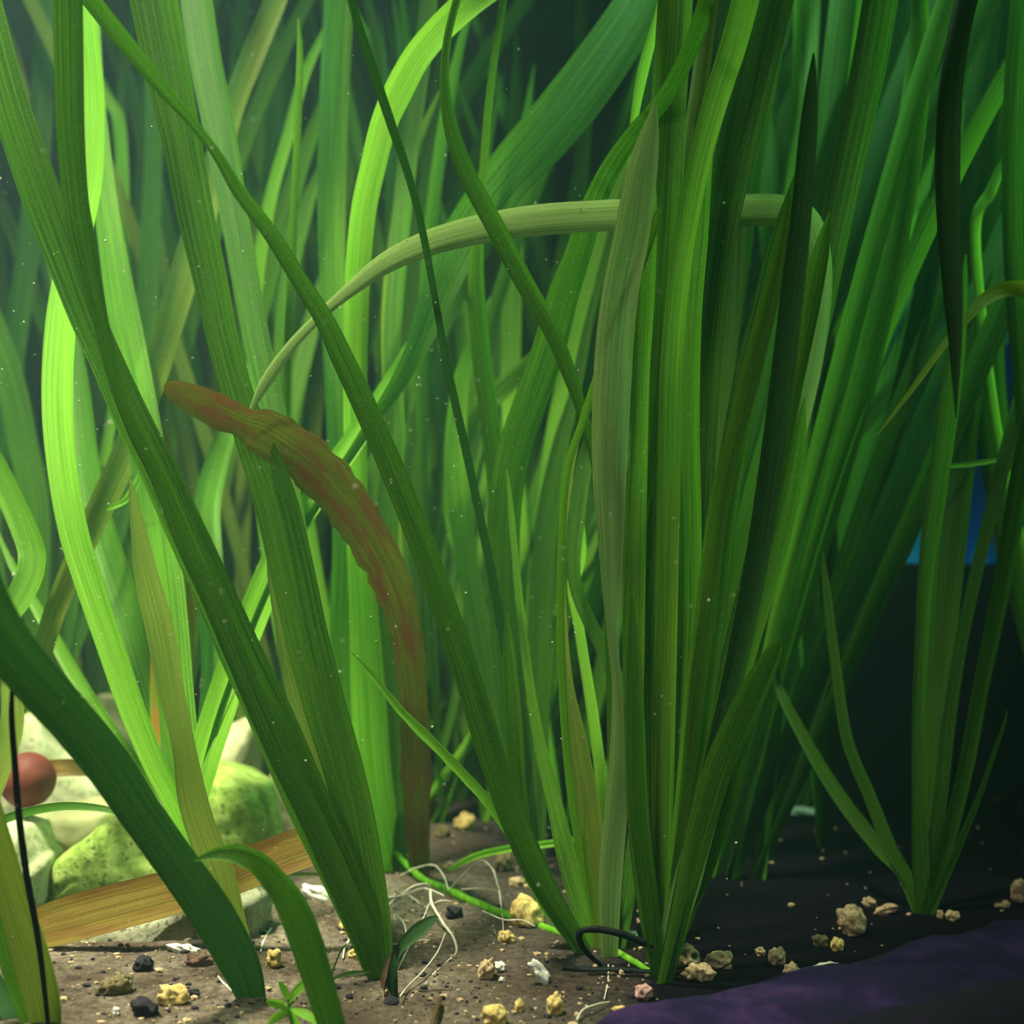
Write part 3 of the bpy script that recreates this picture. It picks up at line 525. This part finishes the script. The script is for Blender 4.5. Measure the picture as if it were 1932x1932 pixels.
def rock(px, py, rx, ry, Y, mat, label, depth=1.0, pw=3.0, rot=0.0, amp=.16, sink=0.0, name='rock', cat='rock', tilt=0.0):
    q = P(px, py, Y); s = mm(Y)
    o = blob(name, (q.x, Y, q.z), (rx * s, rx * s * depth, ry * s), mat, 5, pw, amp, 1.1, (tilt, rot, 0), fine=.02)
    return tag(o, label, cat)
def slab(pts, Y, thick, mat, label, amp=.004, name='rock', cat='rock'):
    """angular rock: its outline at depth Y, rounded towards front and back over its real thickness"""
    n = len(pts); c = catmull([(*q,) for q in pts] + [pts[0]], 10)[:-1]
    # keep corners fairly crisp: blend spline with the straight outline
    st = [(pts[i][0] + (pts[(i + 1) % n][0] - pts[i][0]) * j / 10, pts[i][1] + (pts[(i + 1) % n][1] - pts[i][1]) * j / 10) for i in range(n) for j in range(10)]
    o2 = [((a[0] + b[0]) / 2, (a[1] + b[1]) / 2) for a, b in zip(c, st)]
    cx = sum(q[0] for q in o2) / len(o2); cy = sum(q[1] for q in o2) / len(o2); base = P(cx, cy, Y)
    rings = [(.0, -.56), (.2, -.55), (.4, -.54), (.6, -.52), (.78, -.49), (.9, -.43), (.97, -.33), (1, -.2), (1, .1), (.97, .3), (.85, .45), (.5, .5), (0, .5)]
    vs_, fs = [], []; m = len(o2)
    for k, (sc, dy) in enumerate(rings):
        for q in o2:
            v = P(cx + (q[0] - cx) * sc, cy + (q[1] - cy) * sc, Y) + Vector((0, dy * thick, 0))
            d = Vector((noise.noise(v * 45), noise.noise(v * 45 + Vector((9, 0, 0))), noise.noise(v * 45 + Vector((0, 9, 0))))) * amp
            d += Vector((0, noise.noise(v * 160), noise.noise(v * 160 + Vector((3, 0, 0))))) * amp * .3
            vs_.append(v + d - base)
    for k in range(len(rings) - 1):
        for a in range(m):
            b = (a + 1) % m; fs.append((k * m + a, (k + 1) * m + a, (k + 1) * m + b, k * m + b))
    me = bpy.data.meshes.new(name); me.from_pydata(vs_, [], fs)
    bm = bmesh.new(); bm.from_mesh(me); bmesh.ops.remove_doubles(bm, verts=bm.verts, dist=1e-6); bmesh.ops.recalc_face_normals(bm, faces=bm.faces); bm.to_mesh(me); bm.free(); smooth(me)
    return tag(link(name, me, mat, None, base), label, cat)
oliver = rock_mat('olive_rock', [(0.3, (.13, .15, .06)), (0.7, (.30, .33, .15))], 30, .5)
slab([(60, 1772), (180, 1742), (330, 1698), (440, 1668), (505, 1690), (500, 1760), (430, 1800), (300, 1830), (120, 1850), (60, 1840)], .075, .03, greyr, 'low grey-green rock on the sand below the broad dead leaf')
slab([(70, 1700), (95, 1655), (150, 1592), (210, 1538), (275, 1488), (330, 1530), (350, 1600), (352, 1670), (220, 1715)], .15, .05, moss, 'bright green algae-covered wedge-shaped rock above the broad dead leaf')
slab([(-60, 1560), (15, 1545), (62, 1545), (82, 1600), (100, 1630), (88, 1690), (40, 1740), (-60, 1745)], .13, .05, cream, 'smooth cream rock at the left edge')
slab([(60, 1530), (150, 1515), (230, 1515), (240, 1600), (150, 1660), (80, 1660)], .20, .04, oliver, 'shaded olive rock between the cream rock and the green wedge')
slab([(362, 1510), (388, 1452), (440, 1455), (505, 1482), (524, 1545), (510, 1600), (440, 1650), (350, 1640)], .20, .06, moss, 'rounded pale green rock right of the bundle of leaves')
slab([(395, 1500), (415, 1385), (440, 1364), (484, 1354), (494, 1400), (496, 1500), (480, 1580), (400, 1580)], .30, .06, cream, 'pale blocky rock standing behind the rounded green rock')
slab([(-30, 1500), (18, 1410), (52, 1342), (92, 1338), (150, 1418), (232, 1470), (240, 1590), (-30, 1600)], .27, .06, cream, 'large cream rock at the left behind the round red ball')
slab([(150, 1360), (172, 1322), (215, 1318), (255, 1390), (285, 1480), (285, 1580), (170, 1580)], .31, .05, oliver, 'dull olive rock between the cream rock and the leaf bundle')
slab([(235, 1220), (285, 1212), (310, 1260), (320, 1560), (235, 1560)], .38, .05, rock_mat('pinkish_rock', [(0.3, (.20, .13, .09)), (0.7, (.42, .30, .20))], 30, .4), 'pinkish brown rock showing between leaves above the other rocks')
slab([(650, 1380), (690, 1330), (745, 1290), (770, 1300), (800, 1420), (800, 1580), (660, 1590)], .31, .05, greyr, 'pale rock between the upright leaves behind the brown leaf')
slab([(520, 1445), (560, 1500), (575, 1590), (500, 1590), (505, 1500)], .27, .03, oliver, 'small olive rock right of the rounded green rock')
slab([(950, 1470), (990, 1452), (1030, 1470), (1035, 1545), (955, 1550)], .33, .03, rock_mat('tan_rock', [(0.3, (.16, .12, .08)), (0.7, (.36, .29, .18))], 40, .6), 'tan rock on the ground behind the long crossing leaf')
slab([(590, 1600), (640, 1575), (760, 1500), (770, 1600), (690, 1660), (600, 1665)], .21, .03, rock_mat('russet_rock', [(0.3, (.08, .045, .02)), (0.7, (.18, .10, .05))], 40, .6), 'low russet rock behind the three long leaves')
unlit_mass = rock_mat('unlit_black', [(0.3, (.002, .002, .003)), (0.7, (.008, .009, .012))], 14, .8)  # darkness of the unlit rear is put in as solid black masses
rock(1760, 1330, 340, 262, .36, unlit_mass, 'wide black mass standing in for the unlit right back', .14, 5, 0, .08)
rock(1330, 1420, 150, 200, .44, unlit_mass, 'black mass in the unlit gap behind the dense plant', .2, 3, 0, .15)
# red ball
redm = rock_mat('dull_red', [(0.3, (.09, .02, .012)), (0.7, (.16, .04, .025))], 30, .2, .6)
q = P(52, 1472, .14); s = mm(.14)
p = thing('red_ball', 'blurry dull red round ball in front of the cream rock at the left edge', 'ball', (q.x, .14, q.z))
blob('shell', (0, 0, 0), (52 * s, 50 * s, 52 * s), redm, 4, 2, .03, 1, parent=p)
# dead ochre leaf lying on the rocks
dl = thing('dead_leaf', 'broad ochre dead leaf lying slantwise across the front of the pale rocks', 'leaf', P(300, 1690, .05))
leaf(dl, .048, .05, 'dead', [(60, 1755, 66), (110, 1740, 78), (200, 1716, 80), (300, 1690, 78), (400, 1662, 74), (500, 1625, 72), (570, 1600, 70), (640, 1585, 50)], roll=.15, twist=0, cup=.06, wave=0, name='blade')
dl2 = thing('dead_leaf', 'narrow ochre dead leaf lying between the cream rocks beside the red ball', 'leaf', P(120, 1448, .15))
leaf(dl2, .145, .15, 'dead', [(40, 1452, 26), (90, 1450, 30), (140, 1448, 30), (200, 1450, 26)], roll=.2, twist=0, cup=.06, name='blade')

tan = rock_mat('tan_porous_stone', [(0.30, (.14, .09, .04)), (0.45, (.42, .32, .17)), (0.62, (.62, .50, .29)), (0.75, (.74, .64, .42))], 800, 1.0, .85, dist=.0012)
yel = rock_mat('yellow_stone', [(0.30, (.22, .16, .04)), (0.50, (.55, .43, .14)), (0.7, (.72, .60, .26))], 800, .8, .85, dist=.001)
wht = rock_mat('white_shard', [(0.30, (.35, .40, .32)), (0.55, (.66, .70, .58)), (0.7, (.80, .82, .72))], 700, .5, .7, dist=.001)
pink = rock_mat('pink_stone', [(0.30, (.20, .10, .09)), (0.55, (.46, .28, .24)), (0.7, (.62, .44, .36))], 800, .8, .85, dist=.001)
blk = rock_mat('black_pebble', [(0.30, (.004, .004, .006)), (0.55, (.02, .02, .028)), (0.7, (.06, .06, .07))], 800, .9, .8, dist=.001)
olv = rock_mat('mossy_clod', [(0.30, (.06, .05, .02)), (0.55, (.16, .14, .06)), (0.7, (.26, .22, .11))], 800, .9, .9, dist=.001)
def stone(px, py, rx, ry, mat, label, rot=0.0, cat='stone', name='stone', group=None, amp=.45, pw=2.2, sub=4):
    Y = gY(py + ry * .75); s = mm(Y); x = P(px, py, Y).x
    z = ground_h(x, Y) + ry * s * .72
    o = blob(name, (x, Y, z), (rx * s, min(rx, ry) * s * .9, ry * s), mat, sub, pw, amp, 1.8, (0, rot, 0), fine=.10)
    return tag(o, label, cat, group)
for a in [
    (1297, 1808, 20, 24, tan, 'tan porous stone just right of the dense plant, upright half of the pair', .5),
    (1318, 1836, 26, 18, tan, 'tan porous stone just right of the dense plant, lower half of the pair', .1),
    (1357, 1806, 25, 17, tan, 'rounded tan stone with a crack right of the pair by the dense plant', 0),
    (1466, 1796, 15, 18, tan, 'knobbly tan stone on dark soil beside a tiny one', .3),
    (1434, 1792, 9, 8, tan, 'tiny pale stone touching the left of the knobbly tan stone', .3),
    (1494, 1824, 14, 15, tan, 'tan stone at the edge of the violet bank below the white shard', -.4),
    (1501, 1846, 12, 11, pink, 'small pink stone under the tan stone at the edge of the violet bank', 0),
    (1562, 1810, 25, 9, wht, 'flat white shard lying on the edge of the violet bank', 0),
    (1608, 1732, 24, 29, tan, 'large rough tan stone left of the slender right plant', -.35),
    (1670, 1716, 22, 10, tan, 'low crumbly tan stone between the large rough one and the slender plant', -.3),
    (1641, 1702, 13, 9, tan, 'small tan stone behind the low crumbly one', .5),
    (1581, 1775, 12, 12, yel, 'small yellowish stone between the white shard and the large rough stone', .2),
    (1548, 1768, 15, 11, olv, 'dull olive stone beside the small yellowish stone', .2),
    (1774, 1729, 6, 9, tan, 'tiny tan stone right against the foot of the slender right plant', 0),
    (1797, 1731, 13, 10, tan, 'small brown and tan stone to the right of the slender plant foot', 0),
    (1884, 1715, 8, 5, tan, 'tiny elongated stone left of the pair near the right edge', 0),
    (1898, 1713, 7, 8, tan, 'tiny stone next to the large stone at the right edge', 0),
    (1926, 1690, 17, 24, tan, 'large grooved tan stone cut by the right edge', 0),
    (1492, 1461, 10, 9, yel, 'pale yellow pebble far back in the dark', 0),
    (1537, 1481, 9, 6, yel, 'smaller pale pebble to the right of the pale yellow one far back', 0),
    (1512, 1535, 34, 8, wht, 'long pale flat stone in the dark behind the right plant', 0),
    (1560, 1534, 14, 9, wht, 'pale rounded stone at the end of the long flat stone', 0),
    (1558, 1551, 7, 9, yel, 'tiny yellow stone under the end of the long flat stone', 0),
    (1450, 1376, 6, 8, olv, 'faint pebble farthest back in the dark', 0),
    (992, 1722, 26, 30, yel, 'large yellow porous stone behind the green runner', -.7),
    (956, 1769, 17, 11, yel, 'flat yellow stone under the green runner', .3),
    (918, 1828, 14, 22, tan, 'upright tan stone, left of two in front of the runner', .5),
    (943, 1828, 11, 10, wht, 'small round whitish stone beside the upright tan stone', 0),
    (947, 1847, 6, 5, wht, 'tiny whitish stone below the small round one', 0),
    (1020, 1836, 12, 27, wht, 'whitish pointed shard leaning left in front of the centre plant', -.6),
    (1047, 1890, 15, 24, yel, 'yellow split stone at the bottom centre', .2),
    (933, 1912, 24, 20, yel, 'broad yellow stone cut by the bottom edge', .3),
    (980, 1897, 9, 13, yel, 'small yellow stone between two larger ones at the bottom', 0),
    (877, 1552, 18, 16, yel, 'round yellow stone far behind the white roots', 0),
    (836, 1570, 13, 13, olv, 'small dull yellow stone left of the round yellow one behind the roots', 0),
    (816, 1527, 12, 16, tan, 'small tan stone beside the dark foot of the brown leaf', 0),
    (950, 1635, 15, 22, olv, 'olive stone at the left of the crossing leaf in front of the thin stem', 0),
    (975, 1672, 14, 10, tan, 'small tan stone under the crossing leaf', 0),
    (596, 1692, 27, 13, wht, 'white flat stone left of the three long leaves', .3),
    (516, 1812, 14, 18, yel, 'yellow stone left of the short bent leaf', .2),
    (655, 1746, 13, 16, yel, 'yellow stone half hidden behind the three long leaves', 0),
    (672, 1800, 15, 10, yel, 'small yellow stone just left of the foot of the three long leaves', 0),
    (327, 1880, 28, 20, yel, 'yellow stone between the two black pebbles and the leaf foot', 0),
    (345, 1796, 28, 8, wht, 'white flat chip at the upper edge of the pale sand', .15),
    (271, 1828, 16, 15, blk, 'round blackish pebble on pale sand, nearer the rocks', 0),
    (274, 1908, 25, 19, blk, 'large black crumbly pebble near the bottom edge', .2),
    (364, 1878, 12, 9, blk, 'small black pebble right of the yellow stone on pale sand', 0),
    (216, 1866, 30, 17, olv, 'mossy olive clod on pale sand left of the black pebbles', -.3),
    (219, 1914, 7, 9, wht, 'tiny white chip beside the large black pebble', 0),
    (857, 1722, 14, 13, blk, 'black pebble above the middle of the green runner', 0),
    (375, 1815, 24, 13, rock_mat('brown_clod', [(0.3, (.04, .025, .015)), (0.7, (.16, .10, .07))], 200, .9, .9), 'dark brown clod beside the white flat chip', 0),
    (1193, 1768, 10, 7, wht, 'small white chip between the centre plant and the dense plant', 0),
    (1215, 1875, 16, 16, pink, 'pinkish stone at the foot of the dense plant', 0),
    (1178, 1912, 22, 12, yel, 'dim yellow stone at the bottom right of the centre', .4),
    (500, 1745, 14, 10, tan, 'small tan stone between the leaf foot and the bent leaf', 0),
    (1700, 1792, 0.1, 0.1, tan, '', 0)]:
    if a[2] > 1: stone(a[0], a[1], a[2], a[3], a[4], a[5], a[6], name='pebble' if a[4] is blk else 'stone')
# loose grit nobody could count, resting on the ground
def grit(name, n, xr, yr, size, mat, label, cat, fl=None):
    bm = bmesh.new(); rnd = random.Random(len(name) * 7 + n)
    for i in range(n):
        py = rnd.uniform(*yr); Y = gY(py); x = P(rnd.uniform(*xr), py, Y).x; r = rnd.uniform(*size) * (1 + 2 * rnd.random() ** 5)
        m = bmesh.ops.create_icosphere(bm, subdivisions=1, radius=r)
        sx, sz = rnd.uniform(.7, 1.5), rnd.uniform(.5, .9)
        for v in m['verts']:
            v.co = Vector((v.co.x * sx * rnd.uniform(.8, 1.2), v.co.y * rnd.uniform(.8, 1.2), v.co.z * sz)) + Vector((x, Y, ground_h(x, Y) + r * .3))
    me = bpy.data.meshes.new(name); bm.to_mesh(me); bm.free()
    o = link(name, me, mat); tag(o, label, cat); o['kind'] = 'stuff'
grit('pale_grit', 1300, (60, 1250), (1560, 1990), (.0002, .0006), tan, 'fine tan grit scattered over the sand', 'gravel')
grit('dark_grit', 1100, (60, 1250), (1560, 1990), (.0002, .0006), blk, 'fine black grit scattered over the sand', 'gravel')
grit('soil_grit', 110, (1250, 2000), (1500, 1800), (.0002, .0005), tan, 'sparse pale grit on the dark soil', 'gravel')

# ------------------------------------------------------------------ runner, roots, small plants
p = thing('plant_runner', 'bright green runner stem over the sand with tangled white roots', 'plant stem', P(800, 1665, gY(1700)))
def rt(y0, y1, pts, mat='root', nm='root', **k): return tube(p, gY(y0), gY(y1), mat, pts, name=nm, **k)
rt(1640, 1850, [(740, 1600, 9), (768, 1632, 12), (800, 1660, 14), (850, 1688, 16), (900, 1716, 16), (960, 1750, 16), (1030, 1783, 15), (1090, 1800, 14), (1150, 1816, 15), (1200, 1838, 13), (1245, 1852, 9)], 'bright', 'stem', bump=.25)
for y0, y1, pts in [
    (1720, 1900, [(812, 1680, 5), (815, 1705, 5), (835, 1740, 5), (856, 1770, 5), (861, 1800, 5), (846, 1828, 5), (822, 1850, 5), (800, 1880, 4), (776, 1900, 4), (765, 1930, 3)]),
    (1700, 1720, [(700, 1690, 3), (735, 1693, 4), (765, 1688, 4), (800, 1676, 3), (838, 1690, 3)]),
    (1690, 1760, [(765, 1688, 3), (740, 1700, 3), (722, 1730, 4), (716, 1752, 3)]),
    (1690, 1740, [(845, 1685, 4), (870, 1655, 4), (893, 1632, 3), (912, 1624, 3), (930, 1642, 4), (938, 1668, 4), (942, 1678, 3)]),
    (1785, 1775, [(724, 1779, 4), (752, 1782, 4), (778, 1775, 4), (812, 1774, 2)]),
    (1720, 1880, [(812, 1700, 2), (795, 1740, 2), (770, 1790, 3), (745, 1840, 3), (728, 1870, 3)]),
    (1800, 1890, [(840, 1760, 2), (826, 1795, 3), (800, 1830, 3), (770, 1860, 3), (755, 1880, 3)]),
    (1690, 1740, [(760, 1690, 4), (785, 1708, 4), (800, 1712, 3), (830, 1700, 3), (850, 1700, 2)]),
    (1680, 1700, [(755, 1652, 3), (790, 1636, 4), (820, 1633, 4), (838, 1655, 3), (846, 1680, 2)]),
    (1700, 1740, [(812, 1680, 5), (806, 1668, 4), (780, 1672, 4), (758, 1686, 4), (745, 1680, 3)]),
    (1690, 1790, [(942, 1680, 2), (948, 1730, 2), (950, 1770, 1.5)]),
    (1740, 1790, [(748, 1725, 3), (762, 1742, 3), (766, 1760, 3)]),
    (1690, 1760, [(730, 1690, 3), (716, 1712, 3), (706, 1740, 3)]),
    (1690, 1740, [(745, 1694, 3), (741, 1715, 3), (745, 1745, 3)]),
    (1700, 1740, [(870, 1678, 3), (905, 1676, 2), (940, 1680, 2)]),
    (1760, 1765, [(910, 1718, 3), (950, 1735, 3), (985, 1736, 3), (1010, 1748, 2)])]:
    rt(y0, y1, pts)
p = thing('green_stem', 'thin green stem crossing level behind the long leaf of the centre plant', 'plant stem', P(960, 1600, .15))
leaf(p, .17, .12, 'bright', [(835, 1650, 6), (870, 1628, 9), (905, 1613, 11), (960, 1601, 12), (1020, 1594, 12), (1075, 1586, 11), (1112, 1580, 7)], roll=0, twist=0, cup=.3, name='blade')
p = thing('green_stem', 'faint green stem lying level left of the three long leaves', 'plant stem', P(600, 1650, .15))
leaf(p, .16, .16, 'deep', [(510, 1646, 6), (560, 1650, 8), (620, 1652, 8), (680, 1660, 6)], roll=0, twist=0, cup=.3, name='blade')
for i, (lab, px0, pts) in enumerate([
    ('loose pale root curved on the sand left of the foot of the three long leaves', 0, [(670, 1752, 5), (658, 1775, 5), (650, 1790, 4), (647, 1808, 3)]),
    ('short loose pale root on the sand left of the short bent leaf', 0, [(512, 1752, 4), (502, 1765, 4), (495, 1782, 4), (492, 1795, 3)]),
    ('short pale root beside the foot of the broad dark leaf', 0, [(412, 1842, 4), (422, 1855, 4), (438, 1870, 4)]),
    ('fine curved pale root at the bottom, on dark soil', 0, [(1088, 1925, 4), (1100, 1905, 4), (1125, 1895, 3), (1150, 1890, 2)]),
    ('fine upright pale root in front of the foot of the centre plant', 0, [(1148, 1820, 3), (1147, 1850, 3), (1140, 1885, 2)]),
    ('short brown stick at the bottom, below the white roots', 1, [(830, 1885, 9), (824, 1905, 10), (814, 1938, 10)]),
    ('black stick lying on the sand in front of the centre plant', 1, [(1062, 1826, 13), (1110, 1832, 16), (1170, 1834, 16), (1238, 1838, 14)]),
    ]):
    Y = gY(max(q[1] for q in pts) + 3)
    o = tube(None, gY(pts[0][1] + 6) if px0 == 0 else gY(pts[0][1] + 6), gY(pts[-1][1] + 6), 'root' if px0 == 0 else 'umber' if i == 5 else 'black', pts, name='loose_root' if px0 == 0 else 'stick', bump=.3)
    tag(o, lab, 'root' if px0 == 0 else 'stick')
o = tube(None, .02, .015, 'black', [(1135, 1822, 8), (1105, 1795, 11), (1092, 1770, 12), (1098, 1756, 13), (1125, 1753, 13), (1165, 1760, 14), (1210, 1776, 14), (1260, 1792, 12)], name='dead_twig', bump=.3)
tag(o, 'black curled dead stem hooked over the foot of the centre plant', 'dead stem')
# withered plantlet
p = thing('withered_plantlet', 'small withered dark plantlet standing in the sand below the white roots', 'plant', root_at(738, 1885))
leaf(p, .0, .01, 'dark', [(745, 1872, 10), (742, 1830, 12), (752, 1795, 14), (768, 1775, 22), (790, 1755, 25), (812, 1738, 18), (826, 1729, 3)], roll=.1, label='small oval dark leaf')
leaf(p, .0, .005, 'black', [(738, 1886, 22), (738, 1865, 24), (741, 1830, 16), (745, 1800, 10), (752, 1780, 4)], roll=.1)
leaf(p, .0, .01, 'umber', [(735, 1880, 8), (722, 1850, 9), (735, 1810, 8), (755, 1780, 6), (775, 1750, 3)], roll=.1)
blob('crown', (0, 0, .002), (.0028, .0026, .0022), blk, 3, parent=p)
# sprout
p = thing('sprout', 'tiny bright green sprout with serrated leaves at the bottom left of the short bent leaf', 'plant', root_at(552, 1965))
tube(p, -.03, -.035, 'mid', [(556, 1965, 6), (550, 1930, 6), (545, 1900, 6), (543, 1885, 4)], name='stem')
for pts in [[(545, 1895, 4), (540, 1878, 13), (533, 1862, 11), (526, 1852, 2)], [(546, 1892, 4), (556, 1876, 14), (566, 1862, 14), (574, 1846, 2)],
            [(545, 1904, 4), (528, 1896, 15), (512, 1892, 13), (502, 1888, 2)], [(546, 1906, 4), (530, 1914, 14), (516, 1924, 14), (506, 1938, 2)],
            [(548, 1902, 4), (565, 1910, 15), (582, 1918, 14), (598, 1934, 2)], [(546, 1900, 4), (556, 1925, 10), (560, 1940, 10), (566, 1955, 2)]]:
    leaf(p, -.035, -.035 + random.uniform(-.006, .004), 'bright', pts, ragged=.5, roll=.3)
p = thing('sprout', 'faint thin sprout on the sand between the bent leaf and the three long leaves', 'plant', root_at(622, 1850))
for pts in [[(622, 1850, 3), (612, 1810, 4), (610, 1780, 2)], [(622, 1850, 3), (640, 1800, 3), (655, 1780, 2)], [(622, 1850, 3), (660, 1836, 6), (700, 1834, 2)]]:
    leaf(p, .015, .012, 'deep', pts)
# leaflet pair floating among the left leaves, pale fragment at the right
p = thing('drifting_leaf', 'small bright curled leaf scrap among the left leaves', 'leaf', P(235, 955, .1))
leaf(p, .1, .1, 'bright', [(200, 962, 3), (215, 955, 9), (235, 945, 10), (250, 925, 13), (260, 905, 9), (263, 893, 2)], name='blade')
p = thing('drifting_leaf', 'thin pale green scrap floating level at the right edge', 'leaf', P(1850, 870, .12))
leaf(p, .12, .12, 'bright', [(1788, 880, 6), (1830, 876, 8), (1870, 870, 8), (1906, 864, 5)], roll=.1, name='blade', ragged=.5)
# suspended particles
def particles():
    bm = bmesh.new(); r = random.Random(5)
    for i in range(900):
        Y = r.uniform(-.12, .30); q = P(r.uniform(0, 1400), r.gauss(900, 420), Y)
        if q.z < .004: continue
        bmesh.ops.create_icosphere(bm, subdivisions=1, radius=r.uniform(.00012, .00028) * (1.0 + 1.2 * r.random() ** 8), matrix=__import__('mathutils').Matrix.Translation(q))
    me = bpy.data.meshes.new('floating_particles'); bm.to_mesh(me); bm.free()
    o = link('floating_particles', me, wht); tag(o, 'tiny pale particles floating in the water', 'particles'); o['kind'] = 'stuff'
particles()
